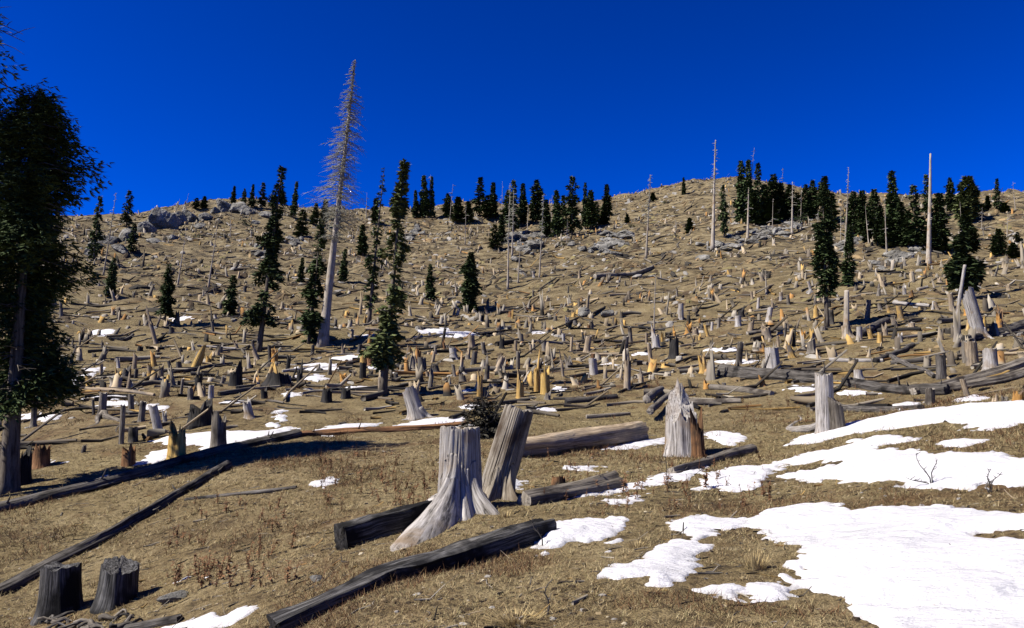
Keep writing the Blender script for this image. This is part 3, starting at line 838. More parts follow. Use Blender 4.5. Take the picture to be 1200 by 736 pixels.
HAND = """
82,428,28,5,d,s;90,415,8,4,t,j;66,463,12,10,o,j;89,461,16,5,d,f;96,456,16,8,t,j;106,452,13,9,g,f;138,449,17,8,g,j;150,457,22,6,t,s;159,443,12,5,d,f;
176,440,18,7,g,j;188,445,19,8,t,j;244,426,14,8,g,j;201,434,12,5,d,f;210,433,12,8,d,h;212,464,22,4,b,f;231,456,21,10,c,j;239,463,17,5,t,j;223,468,14,8,b,f;
247,466,16,8,s,f;110,486,19,4,d,f;154,482,21,8,b,f;165,494,25,9,b,f;187,508,34,13,s,f;194,495,18,6,s,j;293,489,25,13,s,j;97,530,11,6,b,j;302,421,19,7,t,s;
322,425,19,9,o,j;317,425,21,5,d,f;337,433,23,6,c,j;351,452,33,8,c,s;338,450,13,8,s,h;366,415,11,5,d,f;402,415,13,5,t,j;420,414,11,6,d,f;412,397,12,5,t,f;
433,401,15,6,o,j;404,447,11,11,o,j;382,471,19,15,c,h;405,466,15,13,c,j;310,467,16,9,c,j;258,413,11,6,b,j;278,408,10,5,t,j;446,459,18,7,t,f;504,454,27,7,b,j;
485,431,17,7,b,j;495,434,19,12,d,h;507,424,13,5,t,f;512,437,15,10,d,h;532,421,14,11,s,f;553,406,14,10,t,f;548,421,15,7,t,j;555,426,19,8,d,h;533,441,15,5,b,f;
541,438,11,9,d,h;588,408,15,7,c,j;568,414,14,6,b,f;570,446,34,7,b,s;583,434,20,11,t,h;604,411,13,5,t,f;607,433,22,6,b,f;562,466,35,8,g,j;535,463,13,7,b,f;
622,414,11,4,t,f;638,411,13,7,b,f;661,402,12,5,s,f;669,412,18,4,t,f;687,413,20,9,t,f;706,406,12,4,b,j;660,441,33,4,t,s;668,431,17,10,b,j;696,438,19,12,s,f;
732,412,19,9,b,f;739,401,18,6,b,f;758,403,14,4,t,f;763,426,25,6,t,f;776,401,13,4,g,j;752,450,21,6,t,s;791,396,15,4,o,s;798,374,19,8,s,f;806,391,14,8,o,j;
815,393,14,9,t,j;830,394,14,5,g,f;820,398,10,4,g,s;834,387,11,4,s,f;842,384,12,5,b,f;865,382,13,9,s,f;868,371,14,9,c,s;879,387,12,8,t,j;899,396,18,13,t,j;
900,378,19,8,s,f;920,394,16,4,d,f;928,396,12,5,g,f;929,419,19,10,g,j;912,406,13,4,t,f;942,399,14,6,o,j;895,414,14,9,o,s;865,427,27,9,b,f;825,436,29,11,g,j;
828,456,15,9,o,s;894,452,12,8,o,j;975,379,17,7,d,f;1007,398,16,8,s,f;1016,374,23,7,b,f;1021,397,17,6,g,j;1031,401,13,8,g,f;1038,395,17,7,t,j;1049,383,12,8,t,j;
1055,401,13,7,s,j;1042,366,9,5,g,f;1078,363,11,4,g,f;1084,363,9,5,b,f;1093,362,10,4,s,f;1099,362,9,5,t,f;1116,363,21,7,t,f;1131,425,27,8,b,f;1134,465,23,8,t,f;
1006,443,11,12,s,f;994,395,14,13,t,f;1192,470,18,14,o,j;1178,470,10,9,b,j;1166,470,10,8,t,j;97,398,14,5,t,j;120,407,9,4,b,j;183,402,45,6,t,s;
250,391,32,4,b,s;62,402,8,5,b,j;60,363,36,7,t,s;72,372,20,5,b,j;415,441,8,4,t,j;641,468,10,8,b,j;850,455,8,6,b,f;915,352,10,5,s,f;924,357,12,5,b,f;905,362,16,4,t,s;
888,361,13,4,s,f;882,352,11,4,t,f;1060,345,14,5,s,j;1071,330,12,4,b,f;1120,338,10,4,s,f;955,357,12,4,b,f;1029,346,15,5,b,s;950,340,11,4,s,f
"""
SH = {'f': 'flat', 'j': 'jag', 's': 'spike', 'h': 'hollow'}
NST = 0
occupied = []
for it in HAND.replace('\n', '').split(';'):
    if not it.strip(): continue
    f = it.split(',')
    occupied.append((float(f[0]), float(f[1])))
    add_stump(float(f[0]), float(f[1]), float(f[2]), float(f[3]), f[4], SH[f[5]], flare=random.uniform(.1, .6), lean=random.gauss(0, .13))
    NST += 1

def tone_pick(g, n):
    pal = np.array([(.36, .33, .29), (.44, .36, .26), (.26, .23, .19), (.13, .11, .09), (.03, .027, .024), (.50, .33, .12), (.40, .22, .08), (.30, .27, .24)])
    k = g.choice(len(pal), n, p=[.20, .17, .18, .15, .13, .05, .05, .07])
    return pal[k] * np.array([1, .96, .86]) * g.uniform(.30, .80, (n, 1))

# the rest of the 300 stumps that show largest
g2 = np.random.default_rng(5)
cand = []
while len(cand) < 90:
    x = g2.uniform(40, 1195); y = 300 + 150 * g2.uniform(0, 1) ** 0.8
    if x < 130 and y < 400: continue
    if y > 415 and x > 700: continue
    if min(abs(x - a) + abs(y - b) for a, b in occupied) < 9: continue
    occupied.append((x, y)); cand.append((x, y))
for x, y in cand:
    kpx = pxm(hit(x, y))
    c = g2.choice(list('sttbbddcgor'))
    add_stump(x, y, kpx * (.25 + .6 * g2.uniform(0, 1) ** 1.6), kpx * g2.uniform(.18, .42), c, g2.choice(['flat', 'jag', 'jag', 'hollow', 'jag', 'slant']), parts=False, flare=.35, lean=g2.uniform(-.2, .2))

def scatter_world(g, n, rmin, rmax, amax=R(37), pw=1.0):
    a = g.uniform(-amax, amax, n)
    r = rmin + (rmax - rmin) * g.uniform(0, 1, n) ** pw
    return np.stack([r * np.sin(a), r * np.cos(a)], -1)

def far_stumps(n):
    g = np.random.default_rng(21)
    P = scatter_world(g, n, 30, 192, pw=.78)
    m = (vn(P[:, 0] / 9, P[:, 1] / 9, 77) + .9 * vn(P[:, 0] / 2.5, P[:, 1] / 2.5, 78)) > 0.05
    P = P[m]; n = len(P)
    z = Hn(P[:, 0], P[:, 1])
    ns = 7; th = np.arange(ns) * 2 * math.pi / ns
    h = (.10 + .60 * g.uniform(0, 1, n) ** 1.8) * (1 + 1.2 * (g.uniform(0, 1, n) > .95)); r = g.uniform(.05, .17, n)
    lev = [(-.2, 1.5), (.03, 1.32), (.25, 1.03), (1.0, .93)]
    V = np.zeros((n, 4, ns, 3))
    jag = g.uniform(.45, 1.4, (n, ns)); wob = g.uniform(.8, 1.2, (n, ns)); ln = g.normal(0, .17, (n, 2))
    for k, (q, f) in enumerate(lev):
        zz = (q if k == 0 else q * h)[..., None] if k else np.full((n, 1), q)
        hz = zz * (jag if k == 3 else 1) * np.ones((n, ns))
        V[:, k, :, 0] = P[:, 0, None] + r[:, None] * f * wob * np.cos(th) + ln[:, :1] * hz
        V[:, k, :, 1] = P[:, 1, None] + r[:, None] * f * wob * np.sin(th) + ln[:, 1:] * hz
        V[:, k, :, 2] = z[:, None] + hz
    c = V[:, 3].mean(1, keepdims=True); c[..., 2] -= .06
    V = np.concatenate([V.reshape(n, 4 * ns, 3), c], 1)
    m_ = 4 * ns + 1
    Q = (gridfaces(4, ns)[None] + (np.arange(n) * m_)[:, None, None]).reshape(-1, 4)
    T = np.array([(3 * ns + i, 3 * ns + (i + 1) % ns, 4 * ns) for i in range(ns)])
    T = (T[None] + (np.arange(n) * m_)[:, None, None]).reshape(-1, 3)
    c1 = tone_pick(g, n); c2 = np.where((g.uniform(0, 1, n) < .5)[:, None], tone_pick(g, n), c1)
    C = np.concatenate([np.repeat(c1[:, None], 3 * ns, 1), np.repeat(c2[:, None], ns + 1, 1)], 1).reshape(-1, 3)
    o = obj('far_stumps', mesh('far_stumps', V, Q, T, None, True, C), TONE)
    tag(o, 'hundreds of small distant stumps dotting the upper logged slope', 'stumps', kind='stuff')
far_stumps(8500)

# ------------------------------------------------------------------ fallen logs and debris
def add_log(x0, y0, x1, y1, wpx0, c, label=None, group=None, wpx1=None, lift=0.35, hero=False, seed=None, name='fallen_log', stubs=0, limb=None, flat=None):
    a = hit(x0, y0); b = hit(x1, y1)
    seed = int(x0 * 3 + y0 * 5 + x1) if seed is None else seed
    L = np.linalg.norm(b - a)
    ra = .5 * wpx0 / pxm(a); rb = .5 * (wpx1 if wpx1 else wpx0 * .8) / pxm(b) if wpx1 else ra * .8
    n = max(6, min(46, int(L / (.12 if hero else .35))))
    u = np.linspace(0, 1, n)
    P = a + (b - a) * u[:, None]
    rad = ra + (rb - ra) * u
    zg = Hn(P[:, 0], P[:, 1])
    fit = np.polyfit(u, zg, 2 if L > 3 else 1)
    P[:, 2] = np.polyval(fit, u) * .7 + zg * .3 + rad * (2 * lift - .35)
    d = (b - a) / L; pr = np.array([-d[1], d[0], 0])
    P += pr * ((.05 if hero else .11) * np.sin(u * 4 + seed) * min(1, L / 4) + .02 * np.sin(u * 13 + seed))[:, None]
    ctr = P[n // 2].copy()
    ang = math.atan2(b[1] - a[1], b[0] - a[0])
    ca_, sa_ = math.cos(-ang), math.sin(-ang)
    Lc = P - ctr
    Lc = np.column_stack([Lc[:, 0] * ca_ - Lc[:, 1] * sa_, Lc[:, 0] * sa_ + Lc[:, 1] * ca_, Lc[:, 2]])
    ns = 28 if hero else 10
    V, Q, T, G = tube(Lc, rad, ns, .42 if flat else .30 if hero else .22, seed, cap=False)
    if flat:
        off = V.reshape(n, ns, 3) - Lc[:, None]
        lim = flat * rad[:, None] * (1 + .35 * vn(np.arange(n)[:, None] * .35 + 0 * off[..., 0], np.arange(ns)[None] * .9 + 0 * off[..., 0], seed))
        off[..., 2] = np.minimum(off[..., 2], lim)
        off[..., 1] = np.clip(off[..., 1], -.86 * rad[:, None], .9 * rad[:, None])
        V = (Lc[:, None] + off).reshape(-1, 3)
    mt = WOOD[c + 'x']
    e = empty(name, ctr); e.rotation_euler = (0, 0, ang)
    tag(e, label or 'fallen log', 'log', group)
    obj('trunk', mesh('log_trunk', V, Q, None, G), mt, e)
    for s, sign in ((0, -1), (n - 1, 1)):
        ringv = V[s * ns:(s + 1) * ns]
        cc = ringv.mean(0)
        jg = np.random.default_rng(seed + s)
        ax = np.array([sign, 0, 0.])
        r1 = ringv + ax * (rad[s] * .05)
        r2 = cc + (ringv - cc) * .6 + ax * rad[s] * (jg.uniform(-.1, .5, (ns, 1)) if not hero else jg.uniform(-.05, .2, (ns, 1)))
        EV = np.vstack([ringv + ax * .002, r2, cc + ax * rad[s] * .1])
        EQ = gridfaces(2, ns); ET = np.array([(ns + i, ns + (i + 1) % ns, 2 * ns) for i in range(ns)])
        if sign < 0: EQ = EQ[:, ::-1]; ET = ET[:, ::-1]
        obj('log_end', mesh('log_end', EV, EQ, ET, EV), WOOD['cx'] if c in 'cdk' else CUT, e)
    for q in range(stubs):
        jg = np.random.default_rng(seed * 3 + q)
        i = jg.integers(2, n - 2); aa = jg.uniform(.2, 2.9)
        dv = np.array([.3, math.cos(aa), math.sin(aa)]); ll = rad[i] * jg.uniform(1.2, 2.6)
        p0 = Lc[i] + dv * rad[i] * .7
        obj('branch_stub', mesh('branch_stub', *tube([p0, p0 + dv * ll * .6, p0 + dv * ll + [0, 0, .02]], [rad[i] * .2, rad[i] * .14, rad[i] * .05], 6, .2, q)), mt, e)
    return e

add_log(322, 750, 642, 624, 43, 'k', 'long charred fallen log lying in front of the large silver stump', wpx1=38, hero=True, lift=.34, stubs=0, seed=3, flat=.55)
add_log(399, 645, 506, 612, 48, 'k', 'thick dark log end lying behind the roots of the large silver stump', wpx1=42, hero=True, lift=.36, seed=4, flat=.75)
add_log(-30, 708, 268, 550, 16, 'd', 'long dark fallen trunk running down past the two dark cut stumps', wpx1=11, hero=True, seed=5, stubs=5)  # dark wood tone carries the shade on the log's near side
add_log(-30, 606, 350, 512, 15, 'd', 'long dark fallen trunk filling in the tree-shadow band below the golden stump', wpx1=11, hero=True, seed=6, stubs=6)  # its dark tone paints the band of tree shadow on the grass
add_log(350, 512, 556, 497, 9, 'r', 'slim reddish fallen trunk ending behind the large silver stump', wpx1=8, hero=True, seed=7, stubs=3)
add_log(215, 588, 348, 572, 6, 'd', 'thin dark branch lying on bare grass beside the long trunk', wpx1=5, seed=8)
add_log(600, 536, 752, 516, 24, 't', 'thick pale barkless log propped behind the leaning stump', wpx1=25, hero=True, lift=.55, seed=9)
add_log(612, 592, 722, 570, 20, 'b', 'grey half-rotten log among brown weed stalks', wpx1=26, hero=True, lift=.4, seed=10)
add_log(782, 556, 882, 530, 12, 'b', 'grey log lying along the snow below the sharp silver snag', wpx1=13, hero=True, seed=11)
add_log(846, 440, 972, 450, 16, 'd', 'long dark log with a golden scar beside the square silver stump', wpx1=16, hero=True, lift=.5, seed=12, stubs=4)
add_log(990, 452, 1112, 462, 13, 'd', 'dark rotten log continuing beyond the tall square stump', wpx1=12, hero=True, lift=.5, seed=13, stubs=3)
add_log(1072, 463, 1215, 424, 11, 'b', 'grey log rising towards the silver stump with spread roots', wpx1=13, hero=True, lift=.5, seed=14)
add_log(1098, 462, 1230, 433, 10, 'b', 'lower grey log lying parallel above the snow crest', wpx1=12, hero=True, lift=.5, seed=15)
add_log(1130, 403, 1230, 368, 9, 'd', 'dark log behind the tall leaning silver stump', wpx1=10, hero=True, lift=.5, seed=16)
add_log(985, 478, 1075, 480, 10, 'd', 'dark sunken log behind the snow band', wpx1=9, lift=.4, seed=17)
add_log(835, 456, 905, 463, 8, 'b', 'grey bare pole lying beside the orange rotten stump', wpx1=7, lift=.5, seed=18)
add_log(805, 474, 868, 472, 8, 'b', 'short grey log behind the sharp silver snag', lift=.5, seed=19)
add_log(664, 473, 722, 466, 8, 'd', 'dark log lying in the weeds before the red-weed hollow', lift=.4, seed=20)
add_log(688, 491, 738, 487, 6, 'b', 'small grey forked log on open grass', lift=.5, seed=21)
add_log(1025, 425, 1072, 405, 7, 'd', 'crooked dark log below the bent white pole', lift=.5, seed=22)
add_log(1046, 418, 1092, 444, 6, 'd', 'dark pole lying downhill across the grass', lift=.5, seed=23)
add_log(755, 478, 776, 463, 10, 'b', 'leaning grey log slab beside the sharp silver snag', lift=1.2, seed=24)
add_log(664, 386, 708, 359, 4, 'c', 'thin charred pole lying over the two pale boulders', lift=.6, seed=25)
add_log(698, 329, 765, 314, 6, 'b', 'long grey log lying across the middle slope', lift=.6, seed=26)
add_log(1047, 366, 1090, 368, 5, 's', 'white bent pole propped between stumps', lift=2.6, seed=27)
add_log(1010, 395, 1042, 377, 9, 'd', 'thick dark log slanting up to the golden stumps', lift=.6, seed=28)
add_log(232, 409, 276, 411, 3, 's', 'white thin pole beside the leaning golden stump', lift=1.3, seed=29)
add_log(150, 741, 212, 728, 12, 'd', 'dark rotten branch half buried beside the snow tongue', hero=True, seed=30)
add_log(760, 494, 792, 462, 9, 'b', 'weathered leaning pole with an orange broken tip', lift=1.4, seed=31)

g3 = np.random.default_rng(8)
cnt = 0
while cnt < 75:
    x = g3.uniform(30, 1195); y = 285 + 215 * g3.uniform(0, 1) ** .9
    if x < 130 and y < 400 or (y > 420 and 460 < x < 900) or (y > 440 and x > 900) or (y > 480): continue
    kpx = pxm(hit(x, y)); L = (.7 + 3.0 * g3.uniform(0, 1) ** 2) * kpx
    up = g3.uniform(-.30, .16)
    c = g3.choice(list('bbdddccst'))
    add_log(x, y, x + L, y + L * up, kpx * g3.uniform(.10, .26), c,
            '%s %s log lying among the stumps of the logged slope' % ('short' if L / kpx < 1.3 else 'long' if L / kpx > 2.4 else 'mid-length', LB[c]), '%s logs lying on the slope' % LB[c], lift=.5)
    cnt += 1

def sticks(name, n, rmin, rmax, lmin, lmax, r0, r1, label, seed, pw=.8, amax=R(37), bias=True):
    g = np.random.default_rng(seed)
    P = scatter_world(g, n, rmin, rmax, amax, pw)
    n = len(P)
    L = lmin + (lmax - lmin) * g.uniform(0, 1, n) ** 2.2
    an = np.where(g.uniform(0, 1, n) < .65, g.normal(0.25, .45, n), g.uniform(0, 3.14, n))
    rad = g.uniform(r0, r1, n) * (1 + .8 * (g.uniform(0, 1, n) > .9))
    d = np.stack([np.cos(an), np.sin(an)], -1)
    A = P - d * L[:, None] / 2; B = P + d * L[:, None] / 2
    M = P + np.stack([-d[:, 1], d[:, 0]], -1) * (L * g.uniform(-.2, .2, n))[:, None]
    pts = np.stack([A, M, B], 1)
    z = Hn(pts[..., 0], pts[..., 1]) + rad[:, None] * g.uniform(.1, 1.0, (n, 1))
    z[:, 2] += (L * .35 * (g.uniform(0, 1, n) > .85))
    pts = np.concatenate([pts, z[..., None]], -1)
    ns = 5; th = np.arange(ns) * 2 * math.pi / ns
    pr = np.stack([-d[:, 1], d[:, 0], np.zeros(n)], -1)
    V = np.zeros((n, 3, ns, 3))
    for k, f in enumerate((1, .85, .55)):
        V[:, k] = pts[:, k, None] + f * rad[:, None, None] * (np.cos(th)[None, :, None] * pr[:, None] + np.sin(th)[None, :, None] * np.array([0, 0, 1.]))
    V = V.reshape(n, 3 * ns, 3); m_ = 3 * ns
    fq = gridfaces(3, ns)
    Q = (fq[None] + (np.arange(n) * m_)[:, None, None]).reshape(-1, 4)
    ft = np.array([(0, i, i + 1) for i in range(1, ns - 1)] + [(2 * ns, 2 * ns + i + 1, 2 * ns + i) for i in range(1, ns - 1)])
    T = (ft[None] + (np.arange(n) * m_)[:, None, None]).reshape(-1, 3)
    C = np.repeat(tone_pick(g, n) * np.where(g.uniform(0, 1, (n, 1)) < .5, .35, .8), m_, 0)  # half the sticks darkened to paint in the shade lines of lying logs
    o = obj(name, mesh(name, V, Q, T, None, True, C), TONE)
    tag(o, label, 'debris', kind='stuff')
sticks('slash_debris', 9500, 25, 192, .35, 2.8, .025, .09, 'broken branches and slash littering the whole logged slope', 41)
sticks('fallen_twigs', 5000, 4.3, 30, .03, .26, .002, .009, 'twigs and wood chips scattered over the near grass', 42, .9)

def clumps(n):
    g = np.random.default_rng(61)
    P = scatter_world(g, n, 30, 194, R(37), .75)
    P = P[vn(P[:, 0] / 7, P[:, 1] / 5, 63) > -.3]; n = len(P)
    ns = 7; th = np.arange(ns) * 2 * math.pi / ns
    r = g.uniform(.08, .42, n) * (.6 + .4 * g.uniform(0, 1, n)) * np.clip(np.hypot(P[:, 0], P[:, 1]) / 85, .3, 1); h = r * g.uniform(.25, .9, n)
    an = g.uniform(0, 3.14, n); el = g.uniform(1, 2.6, n)
    V = np.zeros((n, 2 * ns + 1, 3))
    for k, (f, q) in enumerate(((1.15, -.25), (.75, .7))):
        rr = r[:, None] * f * g.uniform(.6, 1.3, (n, ns))
        a, b = rr * np.cos(th) * el[:, None], rr * np.sin(th)
        V[:, k * ns:(k + 1) * ns, 0] = P[:, :1] + a * np.cos(an)[:, None] - b * np.sin(an)[:, None]
        V[:, k * ns:(k + 1) * ns, 1] = P[:, 1:] + a * np.sin(an)[:, None] + b * np.cos(an)[:, None]
        xy = V[:, k * ns:(k + 1) * ns]
        V[:, k * ns:(k + 1) * ns, 2] = Hn(xy[..., 0], xy[..., 1]) + h[:, None] * q * g.uniform(.5, 1.3, (n, ns))
    V[:, -1] = V[:, ns:2 * ns].mean(1); V[:, -1, 2] += .3 * h
    m_ = 2 * ns + 1
    Q = (gridfaces(2, ns)[None] + (np.arange(n) * m_)[:, None, None]).reshape(-1, 4)
    T = np.array([(ns + i, ns + (i + 1) % ns, 2 * ns) for i in range(ns)])
    T = (T[None] + (np.arange(n) * m_)[:, None, None]).reshape(-1, 3)
    pal = np.array([(.05, .035, .02), (.10, .07, .035), (.17, .12, .06), (.03, .026, .02), (.20, .185, .16), (.14, .115, .05)])
    C = np.repeat(pal[g.choice(6, n, p=[.27, .18, .12, .22, .13, .08])] * g.uniform(.7, 1.2, (n, 1)), m_, 0)  # dark tones prevail, painting shadow marks in among the real clods
    o = obj('ground_litter', mesh('ground_litter', V, Q, T, None, False, C), TONE)
    tag(o, 'clods, stones and rotten wood lumps littering the slope', 'litter', kind='stuff')
clumps(19000)
def clods(n):
    g = np.random.default_rng(67)
    a = g.uniform(R(-36), R(36), n); r_ = np.exp(g.uniform(math.log(4.3), math.log(32), n))
    P = np.stack([r_ * np.sin(a), r_ * np.cos(a)], -1)
    P = P[vn(P[:, 0] / 1.5, P[:, 1] / 1.5, 68) > -.1]; n = len(P)
    ns = 6; th = np.arange(ns) * 2 * math.pi / ns
    rr = .004 + .020 * g.uniform(0, 1, n) ** 4; z = Hn(P[:, 0], P[:, 1])
    V = np.zeros((n, 2 * ns + 1, 3))
    for k, (f, q) in enumerate(((1.1, -.3), (.7, .6))):
        q_ = rr[:, None] * f * g.uniform(.6, 1.4, (n, ns))
        V[:, k * ns:(k + 1) * ns] = np.stack([P[:, :1] + q_ * np.cos(th) * 1.5, P[:, 1:] + q_ * np.sin(th), z[:, None] + rr[:, None] * q * g.uniform(.5, 1.3, (n, ns))], -1)
    V[:, -1] = V[:, ns:2 * ns].mean(1); V[:, -1, 2] += .2 * rr
    m_ = 2 * ns + 1
    Q = (gridfaces(2, ns)[None] + (np.arange(n) * m_)[:, None, None]).reshape(-1, 4)
    T = np.array([(ns + i, ns + (i + 1) % ns, 2 * ns) for i in range(ns)])
    T = (T[None] + (np.arange(n) * m_)[:, None, None]).reshape(-1, 3)
    pal = np.array([(.04, .028, .016), (.10, .07, .035), (.20, .15, .08), (.24, .22, .19), (.32, .27, .18)])
    C = np.repeat(pal[g.choice(5, n, p=[.42, .28, .16, .07, .07])] * g.uniform(.6, 1.0, (n, 1)), m_, 0)
    tag(obj('soil_crumbs', mesh('soil_crumbs', V, Q, T, None, False, C), TONE), 'soil crumbs, pebbles and bark chips on the near ground', 'litter', kind='stuff')
clods(20000)
def scrub(n):
    g = np.random.default_rng(71)
    a = g.uniform(R(-36), R(36), n); r_ = np.exp(g.uniform(math.log(6), math.log(48), n))
    x, y = r_ * np.sin(a), r_ * np.cos(a)
    k = (vn(x / 1.6, y / 2.0, 72) + .5 * vn(x / .5, y / .6, 73)) > .42
    for W, Hs in SNOWP[:8]: k &= seg_sd(x, y, W) < -.02
    x, y, r_ = x[k], y[k], r_[k]; n = len(x)
    b = np.stack([x, y, Hn(x, y) - .005], -1)
    d = np.stack([g.normal(0, .7, n), g.normal(0, .7, n), g.uniform(.25, 1.2, n)], -1)
    L = g.uniform(.03, .13, n) * np.clip(r_ / 14, .8, 1.6)
    an = g.uniform(0, 6.28, n)
    wv = np.stack([np.cos(an), np.sin(an), np.zeros(n)], -1) * (.0035 * np.clip(r_ / 10, .8, 2.5))[:, None]
    V = np.stack([b - wv, b + wv, b + d * L[:, None]], 1).reshape(-1, 3)
    pal = np.array([(.075, .036, .018), (.12, .06, .028), (.045, .026, .015), (.15, .095, .045)])
    C = np.repeat(pal[g.integers(0, 4, n)] * g.uniform(.7, 1.2, (n, 1)), 3, 0)
    tag(obj('dead_scrub', mesh('dead_scrub', V, None, np.arange(3 * n).reshape(-1, 3), None, True, C), TONE), 'rust-brown dead scrub growing in low patches', 'scrub', kind='stuff')
scrub(260000)

# ------------------------------------------------------------------ conifers
def trunk_geo(H, r0, r1, ns=10, n=14, seed=0, bow=0.0, flare=.35):
    u = np.linspace(0, 1, n)
    P = np.column_stack([bow * np.sin(u * 2.4) * H, bow * .6 * np.sin(u * 3.1 + 1) * H - bow * .6 * math.sin(1) * H, u * H - .02 * H * (u == 0)])
    rad = r0 + (r1 - r0) * u ** .85
    rad = rad * (1 + flare * np.exp(-u * 22))
    return tube(P, rad, ns, .12, seed)

def crown_geo(seed, H, prof, nb, nsp, size, start=.12, droop=.5, asym=0.0, aspect=.26, fan=1, clump=0.0, shade=None, puff=0.0):
    """needle sprays along drooping branches. prof(u) is the branch length at height fraction u"""
    g = np.random.default_rng(seed)
    u = start + (1 - start) * g.uniform(0, 1, nb) ** .92
    az = g.uniform(0, 2 * math.pi, nb)
    if clump:
        ok = (vn(u * 9 / clump, az * 1.2 + 3, seed) > (-.25 if clump < 1.2 else -.05))
        u = u[ok]; az = az[ok]; nb = len(u)
    Lb = prof(u) * g.uniform(.55, 1.10, nb) * (1 + .42 * vn(u * 13, az * .9, seed + 1))
    if asym: Lb = Lb * (1 + asym * np.cos(az))
    nsb = np.maximum(3, (nsp * (Lb / max(Lb.max(), 1e-6)) ** .7).astype(int))
    bi = np.repeat(np.arange(nb), nsb)
    n = len(bi)
    v = g.uniform(.08, 1, n) ** .75
    side = g.choice([-1, 1], n)
    out = np.stack([np.cos(az[bi]), np.sin(az[bi])], -1)
    per = np.stack([-out[:, 1], out[:, 0]], -1)
    rise = g.uniform(-.1, .25, nb)[bi]
    dz = Lb[bi] * (rise * v - droop * v * v * (1.1 - u[bi] * .7))
    lat = g.normal(0, .13, n) * Lb[bi] * (1.15 - v)
    pos = np.stack([out[:, 0] * Lb[bi] * v + per[:, 0] * lat, out[:, 1] * Lb[bi] * v + per[:, 1] * lat, u[bi] * H + dz], -1)
    if puff: pos[:, 2] += g.normal(0, puff, n)
    Vs = []
    for k in range(fan):
        an = side * g.uniform(.15, 1.15, n) if fan == 1 else (k / (fan - 1) - .5) * 2.1 + g.normal(0, .2, n)
        dx = np.stack([out[:, 0] * np.cos(an) + per[:, 0] * np.sin(an), out[:, 1] * np.cos(an) + per[:, 1] * np.sin(an), g.uniform(-.75, .30, n)], -1)
        dx /= np.linalg.norm(dx, axis=1)[:, None]
        s = size * g.uniform(.55, 1.25, n) * (1.15 - .45 * u[bi])
        up = np.stack([g.normal(0, .5, n), g.normal(0, .5, n), np.ones(n)], -1)
        wv = np.cross(dx, up); wv /= np.linalg.norm(wv, axis=1)[:, None] + 1e-9
        a = pos; b = pos + dx * s[:, None]
        m1 = pos + dx * (s * .45)[:, None] + wv * (s * aspect)[:, None]
        m2 = pos + dx * (s * .45)[:, None] - wv * (s * aspect)[:, None]
        Vs.append(np.stack([a, m1, b, m2], 1))
    V = np.concatenate(Vs).reshape(-1, 3)
    Q = np.arange(len(V)).reshape(-1, 4)
    return V, Q, (u, az, Lb, rise * 0 if False else None)

def sticks_geo(seed, H, prof, nb, r, start=.1, droop=.3, ns=4, twigs=0):
    """bare branches as thin tubes"""
    g = np.random.default_rng(seed)
    u = start + (1 - start) * g.uniform(0, 1, nb)
    az = g.uniform(0, 6.283, nb)
    L = prof(u) * (.25 + .9 * g.uniform(0, 1, nb)) * (1 + .45 * vn(u * 17, az, seed))
    parts = []
    for i in range(nb):
        o = np.array([math.cos(az[i]), math.sin(az[i]), 0])
        t = np.array([0, .5, 1.0])
        P = o * (L[i] * t)[:, None] + np.array([0, 0, 1.]) * (u[i] * H + L[i] * (.12 * t - droop * t * t))[:, None]
        parts.append(tube(P, [r, r * .7, r * .25], ns, cap=False))
        for k in range(twigs):
            v = g.uniform(.3, 1); p = o * L[i] * v + np.array([0, 0, u[i] * H + L[i] * (.12 * v - droop * v * v)])
            a = az[i] + g.choice([-1, 1]) * g.uniform(.4, 1.2)
            d = np.array([math.cos(a), math.sin(a), g.uniform(-.7, .3)]) * L[i] * g.uniform(.2, .5)
            parts.append(tube([p, p + d * .55 + [0, 0, .02 * L[i]], p + d], [r * .5, r * .38, r * .15], 3, cap=False))
    return join(parts)

def orient(o, base, top):
    ax = Vector(tuple(top - base)).normalized()
    o.rotation_mode = 'QUATERNION'
    q = Vector((0, 0, 1)).rotation_difference(ax)
    spin = Matrix.Rotation(random.uniform(0, 6.28), 4, 'Z').to_quaternion()
    o.rotation_quaternion = q @ spin

spire = lambda rmax: (lambda u: rmax * np.clip(1.02 - u, 0.02, 1) ** .75 * (0.75 + .25 * np.sin(u * 23)))
column = lambda rmax: (lambda u: rmax * np.clip((1.02 - u) * 2.6, 0.03, 1) ** .8 * (.8 + .2 * np.sin(u * 19)))
ragged = lambda rmax: (lambda u: rmax * np.clip((1.03 - u) * 1.8, 0.05, 1) ** .7 * (.62 + .38 * np.sin(u * 31 + 1)))

# unit prototypes (height 1) used for the small ridge and slope conifers
PROTO = []
for k in range(9):
    kind = ('spire', 'spire', 'column', 'ragged', 'spire', 'column', 'spire', 'ragged', 'spire')[k]
    pf = {'spire': spire, 'column': column, 'ragged': ragged}[kind](.16)
    V, Q, _ = crown_geo(100 + k, 1.0, pf, 420, 11, .075, .07 + .02 * (k % 3), .42, aspect=.30, clump=.0 if kind != 'ragged' else .8)
    cm = mesh('crown', V, Q, smooth=False)
    tm = mesh('trunk', *trunk_geo(1.0, .019, .003, 7, 8, k))
    PROTO.append((tm, cm))

def ridge_conifer(tx, ty, by, hw, label, group, bx=None, mat=FOL, proto=None, name='conifer_tree'):
    bx = tx if bx is None else bx
    p = hit(bx, by)
    top = topray(p, tx, ty)
    H = np.linalg.norm(top - p)
    k = pxm(p)
    wid = hw * 1.05 / k
    tm, cm = PROTO[random.randrange(len(PROTO)) if proto is None else proto]
    e = empty(name, p - np.array([0, 0, .15]))
    orient(e, p, top)
    kk = wid / .16
    e.scale = (kk * 1.05, kk * 1.05, H)
    tag(e, label, 'tree', group)
    obj('trunk', tm, BARK, e)
    obj('crown', cm, mat, e)
    return e

